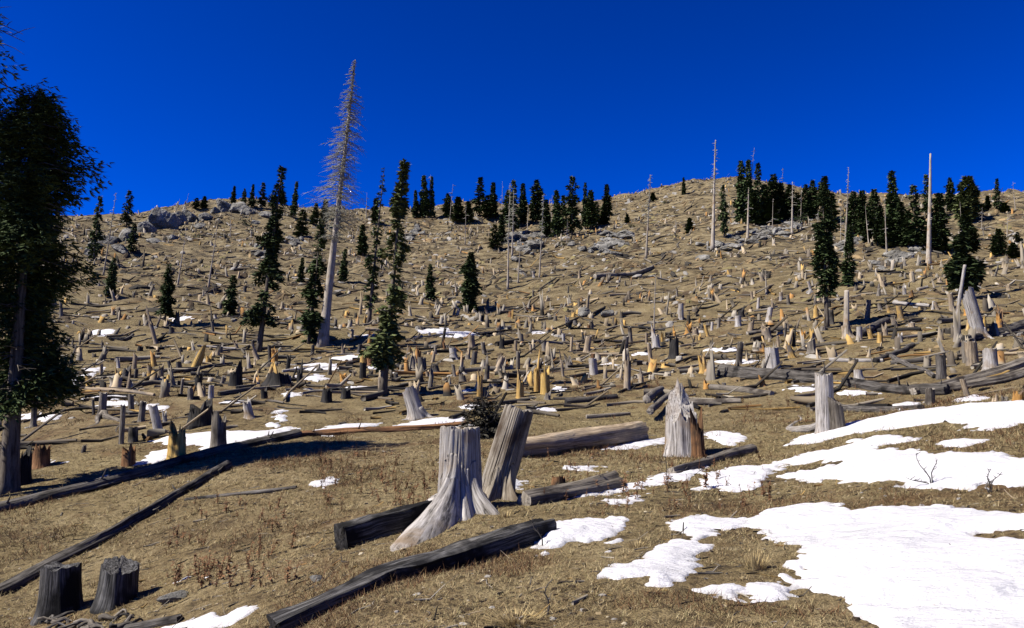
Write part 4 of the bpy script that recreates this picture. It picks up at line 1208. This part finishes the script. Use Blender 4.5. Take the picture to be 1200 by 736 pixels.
RT = """240,229,244,5;231,231,245,5;297,215,243,4;309,213,243,6;287,220,243,3;275,217,239,4;348,212,255,5;356,245,279,9;371,237,263,6;382,232,258,6;
440,232,262,6;425,262,300,8;497,205,256,8;506,206,255,5;487,222,256,5;525,226,254,6;537,230,260,9;549,235,260,7;563,207,254,9;578,213,255,7;571,228,256,8;596,222,265,8;
602,210,273,8;613,214,262,7;629,210,262,9;640,233,278,8;652,222,278,8;660,228,272,7;671,205,276,10;686,213,268,5;692,222,268,9;699,235,264,6;711,215,254,7;708,240,263,7;
580,262,292,8;588,250,285,6;847,215,278,6;808,254,272,6;801,207,228,3;152,222,266,7;158,260,296,6;118,228,305,8;134,300,346,6;274,320,369,9;405,290,330,6;
868,187,262,9;877,186,262,8;888,190,263,8;906,203,258,10;896,215,258,9;915,213,257,8;925,215,258,8;934,225,258,8;944,215,258,7;952,210,258,7;966,205,258,11;902,235,262,12;883,225,263,10;
975,228,262,8;1000,223,275,9;1010,222,278,10;1024,220,280,9;1031,240,286,9;1045,200,286,12;1055,235,288,10;1070,215,290,11;1063,245,289,9;1085,203,256,7;1100,225,294,13;1113,207,248,6;
1139,212,250,8;1168,208,245,5;1177,236,248,6;1157,228,246,5;1080,252,291,10;1092,255,294,10;1040,252,290,9;1018,250,284,8;1170,266,300,8;1187,282,302,7;1192,270,284,5;1165,283,298,5;
504,308,351,7;355,300,330,5;130,318,347,4;735,250,262,4;765,225,236,5"""
for it in RT.replace('\n', '').split(';'):
    tx, ty, by, hw = [float(q) for q in it.split(',')]
    if by > 294 and tx < 700: lb, gp = 'short dark spruce standing alone among the slope stumps', 'short spruces scattered on the slope'
    elif tx < 460: lb, gp = 'small dark conifer on the rocky part of the ridge', 'conifers on the rocky ridge'
    elif tx < 760: lb, gp = 'dark spruce in the row along the middle of the ridge', 'spruces along the middle ridge'
    elif tx < 860: lb, gp = 'dark conifer on the bald dome of the ridge', 'conifers on the bald dome'
    elif tx < 985: lb, gp = 'dark spruce in the dense grove beside the bald dome', 'spruces in the dense grove'
    else: lb, gp = 'dark spruce in the belt on the saddle with the tall bare trunk', 'spruces on the saddle'
    lean = (600 - tx) * .00006 * (by - ty) + random.uniform(-.02, .02) * (by - ty)
    sz_ = 'tall' if by - ty > 52 else 'small' if by - ty < 32 else 'middling'
    sl_ = 'slim' if hw / (by - ty) < .15 else 'broad'
    lb = '%s %s %s' % (sz_, sl_, lb.replace('small ', '').replace('short ', '')); gp = '%s %s %s' % (sz_, sl_, gp)
    ridge_conifer(tx, ty, by, hw, lb, gp, bx=tx - lean - (.08 * (by - ty) if tx < 420 else 0))

# larger single conifers on the slope with their own crowns
def hero_conifer(bx, by, tx, ty, cy, hw, seed, label, prof='ragged', dens=1.0, mat=FOL, asym=0, r0=None, clump=.7, size=None, spiky=0):
    p = hit(bx, by); top = topray(p, tx, ty)
    H = float(np.linalg.norm(top - p)); k = pxm(p)
    rad = hw * (.88 if prof == 'column' else .95) / k
    start = max(.02, (by - cy) / (by - ty))
    pf = {'spire': spire, 'column': column, 'ragged': ragged}[prof](rad)
    e = empty('conifer_tree', p - np.array([0, 0, .1])); orient(e, p, top)
    tag(e, label, 'tree')
    r0 = r0 or .016 * H
    obj('trunk', mesh('trunk', *trunk_geo(H, r0, r0 * .12, 10, 16, seed)), BARK, e)
    sz = size or max(.28, .16 * rad + .22)
    V, Q, _ = crown_geo(seed, H, pf, int(560 * dens), 22, sz, start, .55, asym, .20, 2, clump * 1.8)
    obj('crown', mesh('crown', V, Q, smooth=False), mat, e)
    tag(obj('branches', mesh('branches', *sticks_geo(seed + 1, H, lambda u: pf(u) * .8, 60, .0025 * H, start * .6, .35)), BARK, e), kind='stuff')
    return e
hero_conifer(303, 412, 331, 193, 378, 20, 201, 'tall narrow dark spruce left of the huge dead tree', dens=1.3)
hero_conifer(362, 402, 377, 254, 398, 17, 203, 'dark bushy spruce leaning against the huge dead tree', prof='ragged')
hero_conifer(432, 380, 450, 196, 365, 11, 205, 'thin sparse spruce with its pale stem showing', dens=.6, clump=.9, r0=.16)
hero_conifer(448, 463, 474, 186, 428, 25, 207, 'large olive-green spruce with a bare lower trunk', dens=1.4, mat=FOLY, clump=.8, r0=.17)
hero_conifer(550, 364, 552, 294, 361, 13, 209, 'dense broad young spruce alone on the middle slope', prof='column', dens=.9, clump=0)
hero_conifer(193, 378, 199, 308, 366, 10, 211, 'slim dark spruce behind a bare post on the left slope', dens=.7)
hero_conifer(969, 383, 964, 212, 343, 17, 213, 'dark spruce with a bare grey trunk beside the pole snag', prof='column', dens=1.2, clump=.8)
hero_conifer(994, 335, 996, 262, 330, 11, 215, 'small open conifer behind the pole snag', prof='spire', dens=.6)
hero_conifer(1128, 350, 1131, 250, 331, 24, 217, 'dense broad dark evergreen behind the leaning pole', prof='column', dens=1.2, clump=.7, size=.45)
hero_conifer(1134, 262, 1133, 206, 250, 14, 219, 'yellowish round-topped pine on the skyline above the leaning pole', prof='column', dens=.9, mat=FOLY, clump=.6, size=.9)

# the big evergreen at the left edge and its neighbour reaching in from outside the frame
def big_tree(bx, by, tx, ty, prof, start, seed, label, nb, nsp, r0, asym=0.0, clump=0.0):
    p = hit(bx, by); top = topray(p, tx, ty)
    H = float(np.linalg.norm(top - p))
    e = empty('evergreen_tree', p - np.array([0, 0, .1]))
    ax = Vector(tuple(top - p)).normalized()
    e.rotation_mode = 'QUATERNION'; e.rotation_quaternion = Vector((0, 0, 1)).rotation_difference(ax)
    tag(e, label, 'tree', None)
    obj('trunk', mesh('trunk', *trunk_geo(H, r0, .03, 22, 40, seed)), BARK, e)
    V, Q, _ = crown_geo(seed, H, prof, nb, nsp, .21, start, .34, asym, .115, 5, clump, puff=.15)
    obj('crown', mesh('crown', V, Q, smooth=False), FOLN, e)
    tag(obj('branches', mesh('branches', *sticks_geo(seed + 1, H, lambda u: prof(u) * .95, 170, .022, start * .95, .30, 5, 2)), BARK, e), kind='stuff')
pk = np.array([0, .20, .27, .36, .44, .52, .60, .66, .74, .80, .86, .92, .96, 1.0])
pr_ = np.array([.6, .65, 1.2, 1.0, .65, .95, 1.6, 1.15, 1.1, 1.3, 1.35, 1.0, .85, .3])
big_tree(9, 576, 40, 108, lambda u: .86 * np.interp(u, pk, pr_), .22, 301, 'big dense dark evergreen with a bare lower trunk beside a blackened stump', 1500, 34, .21, asym=.12, clump=1.5)
pk2 = np.array([0, .1, .3, .6, .8, 1.0])
pr2 = np.array([.2, .3, .35, .8, 1.6, .1])
big_tree(-62, 590, -40, -60, lambda u: np.interp(u, pk2, pr2), .16, 305, 'taller evergreen reaching over beside the big dense one', 230, 24, .20, clump=1.3)

# ------------------------------------------------------------------ dead standing trees
def snag(bx, by, tx, ty, wpx, label, group=None, br=0, brpx=6, start=.35, seed=None, mat=None, twigs=0, prof=None, name='dead_tree', tip=.14, droop=.3):
    p = hit(bx, by); top = topray(p, tx, ty)
    H = float(np.linalg.norm(top - p)); k = pxm(p)
    seed = int(bx * 3 + by) if seed is None else seed
    e = empty(name, p - np.array([0, 0, .1])); orient(e, p, top)
    tag(e, label, 'dead tree', group)
    r = max(.5 * wpx * .72 / k, .04)
    obj('trunk', mesh('trunk', *trunk_geo(H, r, r * tip, 14 if wpx > 6 else 8, 22, seed, .004)), mat or POLE, e)
    if br:
        L = brpx / k
        pf = prof(L) if prof else (lambda u: L * (.35 + .65 * np.clip((1.02 - u) * 1.5, 0, 1)))
        rb = max(.0012 * H, .36 / k)
        if br <= 16:
            for q in range(br):
                obj('branch', mesh('branch', *sticks_geo(seed + 1 + q, H, pf, 1, rb, start, droop, 4, 0)), WOOD['sz'], e)
        else:
            tag(obj('branches', mesh('branches', *sticks_geo(seed + 1, H, pf, br, rb, start, droop, 3, twigs)), WOOD['wz'], e), kind='stuff')
    return e
snag(378, 405, 415, 68, 16, 'huge pale dead tree towering over the slope with bare grey branches', br=620, brpx=27, start=.36, twigs=6, tip=.10, droop=.45,
     prof=lambda L: (lambda u: L * np.interp(u, [0, .36, .5, .62, .75, .88, 1], [.5, .6, 1.05, .95, .62, .42, .12])))
SN = [(121, 322, 136, 225, 3, 60), (208, 334, 218, 271, 3, 14), (244, 337, 254, 269, 3.5, 8), (206, 247, 211, 232, 1.5, 0), (217, 246, 221, 226, 1.5, 0), (595, 338, 598, 214, 4, 130),
      (607, 331, 610, 278, 3, 0), (632, 325, 637, 226, 3, 90), (757, 302, 762, 204, 4, 110), (876, 279, 877, 219, 5, 16), (928, 274, 929, 212, 4, 30),
      (849, 248, 850, 220, 2, 8), (1039, 297, 1037, 230, 3, 12), (503, 255, 505, 205, 3, 20), (600, 300, 602, 222, 3, 70), (898, 345, 897, 315, 4, 0), (1018, 285, 1014, 240, 2, 6),
      (1128, 290, 1125, 235, 2, 0), (766, 401, 768, 318, 4, 6), (429, 255, 430, 226, 1.5, 4), (875, 262, 884, 172, 2, 40), (917, 255, 917, 196, 1.6, 30), (1190, 246, 1187, 212, 1.6, 10), (527, 260, 531, 215, 1.8, 6)]
SN += [(x, 262 + (x % 7) * 4, x + 1, 262 + (x % 7) * 4 - 28 - (x * 7 % 23), 1.6, 5 + x % 9) for x in (545, 588, 618, 646, 664, 700, 905, 938, 958, 985, 1003, 1028, 1050, 1076, 1108, 1150, 475, 318, 270, 1180)]
for bx, by, tx, ty, wp, nb in SN:
    many = nb >= 25
    snag(bx, by, tx, ty, wp, 'slender dead tree with a haze of fine bare branches at its top' if many else 'slender bare dead pole with hardly any branches left',
         'slender dead trees still bearing twigs' if many else 'bare dead poles', br=nb, brpx=7, start=.42 if many else .3, twigs=1 if many else 0)
snag(835, 292, 839, 163, 7, 'tall silver dead tree on the bald dome with twigs near its tip', br=120, brpx=8, start=.5, twigs=1)
snag(1088, 310, 1090, 179, 8, 'thick tall bare silver trunk standing in the saddle spruces', br=30, brpx=5, start=.4, tip=.35)
snag(992, 396, 992, 338, 11, 'stout tan pole snag with a broken top', tip=.75)
snag(990, 300, 994, 195, 4.5, 'tall thin dead tree rising behind the stout pole snag', br=60, brpx=6, start=.5)
snag(1118, 388, 1131, 308, 7, 'smooth grey pole leaning in front of the broad dark evergreen', tip=.7, mat=WOOD['sz'])

# ------------------------------------------------------------------ rocks
def rock_proto(seed):
    g = np.random.default_rng(seed)
    n, m = 18, 28
    ph = np.linspace(0.02, math.pi - .02, n); th = np.arange(m) * 2 * math.pi / m
    d = np.stack([np.sin(ph)[:, None] * np.cos(th), np.sin(ph)[:, None] * np.sin(th), np.cos(ph)[:, None] * np.ones(m)], -1).reshape(-1, 3)
    pl = g.normal(size=(15, 3)); pl /= np.linalg.norm(pl, axis=1)[:, None]
    off = g.uniform(.55, .95, 15)
    dot = d @ pl.T
    rr = np.where(dot > .05, off / np.clip(dot, .05, None), 9).min(1)
    rr = np.minimum(rr, 1.15) * (1 + .07 * vn(d[:, 0] * 4 + d[:, 2] * 2, d[:, 1] * 4 + d[:, 2] * 3, seed))
    return mesh('rock', d * rr[:, None], gridfaces(n, m)[:, ::-1], smooth=False)
RP = [rock_proto(500 + k) for k in range(9)]
def rock(px, py, wpx, hpx, label, group=None, deep=.8, sink=.25):
    p = hit(px, py); k = pxm(p)
    sx = .5 * wpx / k; sz = .5 * hpx / k * 1.25
    o = obj('boulder', RP[random.randrange(len(RP))], ROCK, loc=p + np.array([0, sx * .3, sz * (1 - 2 * sink)]))
    o.scale = (sx, sx * deep, sz)
    o.rotation_euler = ((.32 if sink > .3 else 0) + random.uniform(-.2, .2), random.uniform(-.2, .2), random.uniform(-.5, .5))
    tag(o, label, 'rock', group)
for px, py, wd, ht in [(186, 268, 38, 30), (205, 262, 20, 22), (168, 272, 24, 18), (148, 280, 30, 16), (125, 284, 30, 14), (112, 292, 22, 14), (140, 294, 22, 10), (222, 257, 24, 14), (238, 256, 18, 10),
                       (262, 246, 24, 18), (276, 247, 26, 16), (292, 250, 24, 12), (310, 253, 22, 9), (250, 250, 12, 10), (200, 280, 16, 7), (300, 262, 14, 6), (178, 284, 18, 8), (105, 300, 14, 12), (325, 254, 14, 6), (232, 266, 14, 6)]:
    rock(px, py, wd, ht, ('large' if wd > 25 else 'small' if wd < 17 else 'middling') + ' grey limestone crag on the rocky end of the ridge', 'limestone crags on the ridge', sink=.36, deep=1.1)
g4 = np.random.default_rng(15)
for cx, cy, sx, sy, n in [(612, 285, 20, 14, 22), (715, 285, 26, 12, 20), (845, 288, 24, 8, 10), (900, 275, 30, 8, 16), (310, 295, 14, 10, 8), (345, 285, 10, 6, 5), (930, 262, 30, 5, 8), (480, 275, 20, 6, 6), (1060, 300, 40, 8, 14), (1000, 285, 16, 8, 6)]:
    for _ in range(int(n * 1.8)):
        x = g4.normal(cx, sx * .6); y = g4.normal(cy, sy * .6) - (x - cx) * .25
        wd = g4.uniform(6, 20)
        at_ = 'below the saddle spruces' if cx > 980 else 'below the dense grove' if cx > 870 else 'beside the tall silver dead tree' if cx > 800 else 'in the bare patch below the bald dome' if cx > 690 else 'by the slender dead trees' if cx > 590 else 'on the left upper slope'
        rock(x, max(y, 258), wd, g4.uniform(3, 7), '%s flat pale rock slab %s' % ('large' if wd > 14 else 'small' if wd < 9 else 'middling', at_), 'pale rock slabs ' + at_, deep=1.3, sink=.38)
rock(686, 371, 26, 13, 'pale lichen-grey boulder lying under a charred pole')
rock(712, 371, 20, 10, 'lower pale boulder next to the one under the charred pole')
rock(204, 704, 38, 14, 'flat greenish-grey stone in the grass by the two dark cut stumps', sink=.42)
rock(372, 681, 20, 10, 'pale stone bedded in the grass by the dark log end', sink=.4)

# ------------------------------------------------------------------ bushes, weeds, twigs, grass
def bush(px, py, wpx, hpx, label, group=None, seed=0, n=900, mat=FOLB, size=.3):
    p = hit(px, py); k = pxm(p)
    rx, hz = .5 * wpx / k, hpx / k
    g = np.random.default_rng(seed)
    V, Q, _ = crown_geo(seed, hz, lambda u: rx * np.sqrt(np.clip(1.05 - u, .05, 1)), n // 10, 16, size * hz, .02, .1, 0, .2, 1, .5)
    e = empty('juniper_bush', p - np.array([0, 0, .04]))
    tag(e, label, 'bush', group)
    obj('foliage', mesh('foliage', V, Q, smooth=False), mat, e)
    obj('stems', mesh('stems', *sticks_geo(seed, hz, lambda u: rx * .8 + 0 * u, 24, .02 * hz, 0, -.5)), WOOD['dz'], e)
bush(568, 512, 74, 48, 'dark brushy dead shrub behind the leaning stump', seed=3, n=4200, size=.15, mat=FOLD)
for i, (x, y, a, b) in enumerate([(288, 264, 26, 9), (233, 279, 14, 5), (263, 278, 12, 5), (880, 262, 30, 10), (905, 262, 32, 11), (935, 262, 30, 10), (610, 262, 14, 5), (660, 288, 14, 6), (545, 262, 16, 6), (740, 266, 12, 5), (780, 238, 10, 4)]):
    bush(x, y, a, b, 'low green scrub bush on the upper slope', 'low scrub bushes near the ridge', seed=20 + i, n=500, mat=FOL if x > 860 else FOLB, size=.3)

def weed_proto(seed, H=.28):
    g = np.random.default_rng(seed)
    parts = []
    for s in range(g.integers(2, 5)):
        a = g.uniform(0, 6.28); ln = g.uniform(.05, .3)
        h = H * g.uniform(.5, 1)
        t = np.linspace(0, 1, 5)
        P = np.column_stack([np.cos(a) * ln * h * t ** 1.5, np.sin(a) * ln * h * t ** 1.5, h * t - .03])
        parts.append(tube(P, np.linspace(.0045, .002, 5), 4, cap=False))
        for q in range(g.integers(7, 14)):
            v = g.uniform(.25, 1); p = np.array([np.interp(v, t, P[:, k]) for k in range(3)])
            b = g.uniform(0, 6.28); d = np.array([math.cos(b), math.sin(b), g.uniform(-.8, .6)]) * g.uniform(.02, .055)
            sd = np.cross(d, [.3, .2, 1]); sd = sd / np.linalg.norm(sd) * g.uniform(.006, .016)
            parts.append((np.array([p, p + d * .5 + sd, p + d, p + d * .5 - sd]), np.array([[0, 1, 2, 3]]), None))
    return mesh('dead_weed', *join(parts), smooth=False)
def weed_mat(name, a, b_):
    m, nt, b = newmat(name, .9)
    oi = N(nt, 'ShaderNodeObjectInfo')
    nt.links.new(ramp(nt, oi.outputs['Random'], [(0, a), (1, b_)]), b.inputs['Base Color'])
    return m
WEED = weed_mat('dead_weed', (.075, .035, .018), (.16, .085, .04))
WP = [weed_proto(600 + k) for k in range(12)]
zones = [((630, 905), (532, 598), 95, 'dead reddish-brown weed standing by the snow streak and grey log', 'weeds by the grey log'),
         ((375, 520), (525, 606), 100, 'dead brown weed on the open grass left of the large silver stump', 'weeds left of the large stump'),
         ((195, 345), (590, 690), 90, 'dead brown weed on the bare ground above the two dark cut stumps', 'weeds above the dark stumps'),
         ((660, 780), (440, 468), 70, 'low red-brown weed in the hollow around the tall tan snag', 'weeds in the red hollow'),
         ((860, 960), (470, 500), 30, 'low red-brown weed in front of the tall square stump', 'weeds by the square stump')]
for (xa, xb), (ya, yb), n, lb, gp in zones:
    for _ in range(n):
        x = random.uniform(xa, xb); y = random.uniform(ya, yb)
        o = obj('dead_weed', WP[random.randrange(12)], WEED, loc=hit(x, y))
        s = random.uniform(.45, 1.35)
        o.scale = (s, s, s); o.rotation_euler = (random.uniform(-.2, .2), random.uniform(-.2, .2), random.uniform(0, 6.28))
        tag(o, lb, 'weed', gp)

def twig(px, py, tips, label):
    p = hit(px, py)
    e = empty('bare_twig', p)
    tag(e, label, 'twig')
    for i, (tx, ty) in enumerate(tips):
        t = topray(p, tx, ty) - p
        P = np.array([t * u + np.array([.02 * math.sin(u * 7 + i), 0, .012 * math.sin(u * 5)]) for u in np.linspace(0, 1, 6)]); P[0, 2] -= .05
        st = obj('stem', mesh('stem', *tube(P, np.linspace(.008, .003, 6), 5)), WOOD['dz'], e)
        parts = []
        for q in range(8):
            b = P[1 + q % 4] + (P[2 + q % 4] - P[1 + q % 4]) * random.random(); d = np.array([random.uniform(-1, 1), random.uniform(-1, 1), random.uniform(0, 1)]) * .05
            parts.append(tube([b, b + d * .6, b + d], [.004, .003, .002], 4))
        tag(obj('bud_twigs', mesh('bud_twigs', *join(parts)), WOOD['dz'], st), kind='stuff')
twig(1092, 569, [(1072, 530), (1063, 560), (1096, 535)], 'leafless branching twig standing in the broad snow field')
twig(1158, 578, [(1160, 548), (1172, 552), (1156, 560)], 'single leafless twig at the lower edge of the broad snow field')
twig(636, 640, [(622, 604)], 'short pale stick leaning on the end of the charred log')
twig(780, 560, [(781, 520)], 'thin upright dead stalk by the narrow snow streak')
twig(640, 720, [(642, 680)], 'thin dead stalk in front of the charred log')

def tuft(px, py, hpx, wpx, n, label, name='grass_tuft'):
    p = hit(px, py); k = pxm(p); g = np.random.default_rng(int(px))
    H, Rw = hpx / k, .5 * wpx / k
    a = g.uniform(0, 6.28, n); r = Rw * g.uniform(0, .6, n) ** .7
    b = np.stack([r * np.cos(a), r * np.sin(a), -.03 * np.ones(n)], -1)
    out = np.stack([np.cos(a), np.sin(a), np.zeros(n)], -1)
    h = H * g.uniform(.4, 1, n)
    t = b + out * (Rw * g.uniform(.1, .9, n))[:, None] + np.stack([g.normal(0, .1 * H, n), g.normal(0, .1 * H, n), h], -1)
    sd = np.stack([-np.sin(a), np.cos(a), np.zeros(n)], -1) * .004
    V = np.stack([b - sd, b + sd, t], 1).reshape(-1, 3)
    C = np.repeat(np.array([(.33, .25, .12)]) * g.uniform(.6, 1.3, (n, 1)), 3, 0)
    o = obj(name, mesh(name, V, None, np.arange(3 * n).reshape(-1, 3), None, True, C), GRASS, loc=p)
    tag(o, label, 'grass')
tuft(884, 666, 28, 30, 260, 'dry upright grass tuft in the bare bay of the widest snow sheet')
tuft(745, 640, 12, 26, 160, 'low yellow grass tuft beside the tiny snow remnant')
tuft(604, 726, 14, 70, 500, 'flattened pale straw clump in front of the charred log')
tuft(592, 606, 12, 16, 120, 'small straw tuft at the root tip of the large silver stump')

def grass(n):
    g = np.random.default_rng(77)
    a = g.uniform(R(-36), R(36), n)
    r = np.exp(g.uniform(math.log(4.2), math.log(26), n))
    x = r * np.sin(a); y = r * np.cos(a)
    keep = vn(x / .7, y / .7, 91) + .6 * vn(x / .2, y / .2, 92) > -.55
    for W, Hs in SNOWP:
        lo, hi = W.min(0), W.max(0)
        m = keep & (x > lo[0]) & (x < hi[0]) & (y > lo[1]) & (y < hi[1])
        if m.any():
            sd = seg_sd(x[m], y[m], W)
            for h in Hs: sd = np.minimum(sd, -seg_sd(x[m], y[m], h))
            keep[np.where(m)[0][sd > -.02]] = False
    x, y, r = x[keep], y[keep], r[keep]; n = len(x)
    nt_ = n // 6                     # a sixth of the blades stand in tufts
    src = g.integers(nt_, n, 2600)
    pick = src[g.integers(0, len(src), nt_)]
    rt = .05 * np.sqrt(g.uniform(0, 1, nt_)); at_ = g.uniform(0, 6.28, nt_)
    x[:nt_] = x[pick] + rt * np.cos(at_); y[:nt_] = y[pick] + rt * np.sin(at_); r = np.hypot(x, y)
    z = Hn(x, y)
    b = np.stack([x, y, z - .004], -1)
    an = g.uniform(0, 6.28, n); L = (.02 + .08 * g.uniform(0, 1, n) ** 1.6) * np.clip(r / 9, .8, 1.7)
    el = g.uniform(.05, .75, n) ** 1.2
    el[:nt_] = g.uniform(.25, 1.1, nt_); L[:nt_] *= 1.0; an[:nt_] = at_ + g.normal(0, .4, nt_)
    d = np.stack([np.cos(an) * np.cos(el), np.sin(an) * np.cos(el), np.sin(el)], -1)
    wv = np.stack([-np.sin(an), np.cos(an), g.uniform(-.3, .3, n)], -1) * (.0022 * np.clip(r / 8, 1, 2.2))[:, None]
    V = np.stack([b - wv, b + wv, b + d * L[:, None]], 1).reshape(-1, 3)
    pal = np.array([(.26, .20, .10), (.32, .255, .14), (.18, .125, .06), (.20, .17, .08), (.11, .07, .036)])
    C = pal[g.integers(0, 5, n)] * g.uniform(.75, 1.2, (n, 1))
    o = obj('dry_grass', mesh('dry_grass', V, None, np.arange(3 * n).reshape(-1, 3), None, True, np.repeat(C, 3, 0)), GRASS)
    tag(o, 'short matted dry grass covering the near ground', 'grass', kind='stuff')
grass(480000)

# pile of grey roots in front of the two dark cut stumps
def root_pile():
    p = hit(105, 728)
    e = empty('root_pile', p); tag(e, 'tangle of grey dead roots below the two dark cut stumps', 'roots')
    g = np.random.default_rng(4)
    for i in range(22):
        x = g.uniform(52, 165); y = g.uniform(716, 750)
        q = hit(x, y) - p; a = g.normal(.1, .5); L = g.uniform(.15, .45)
        d = np.array([math.cos(a), math.sin(a), 0]) * L
        t = np.linspace(-.5, .5, 7)
        P = q + d * t[:, None] + np.array([0, 0, 1.]) * (.0 + .05 * np.cos(t * 3) + .012 * np.sin(t * 8 + i) + g.uniform(-.1, .1) * t)[:, None]
        P[:, 1] += .04 * np.sin(t * 6 + i)
        obj('root', mesh('root', *tube(P, np.linspace(.03, .008, 7) * g.uniform(.5, 1.5), 8, .35, i)), WOOD['bz' if i % 3 else 'dz'], e)
root_pile()
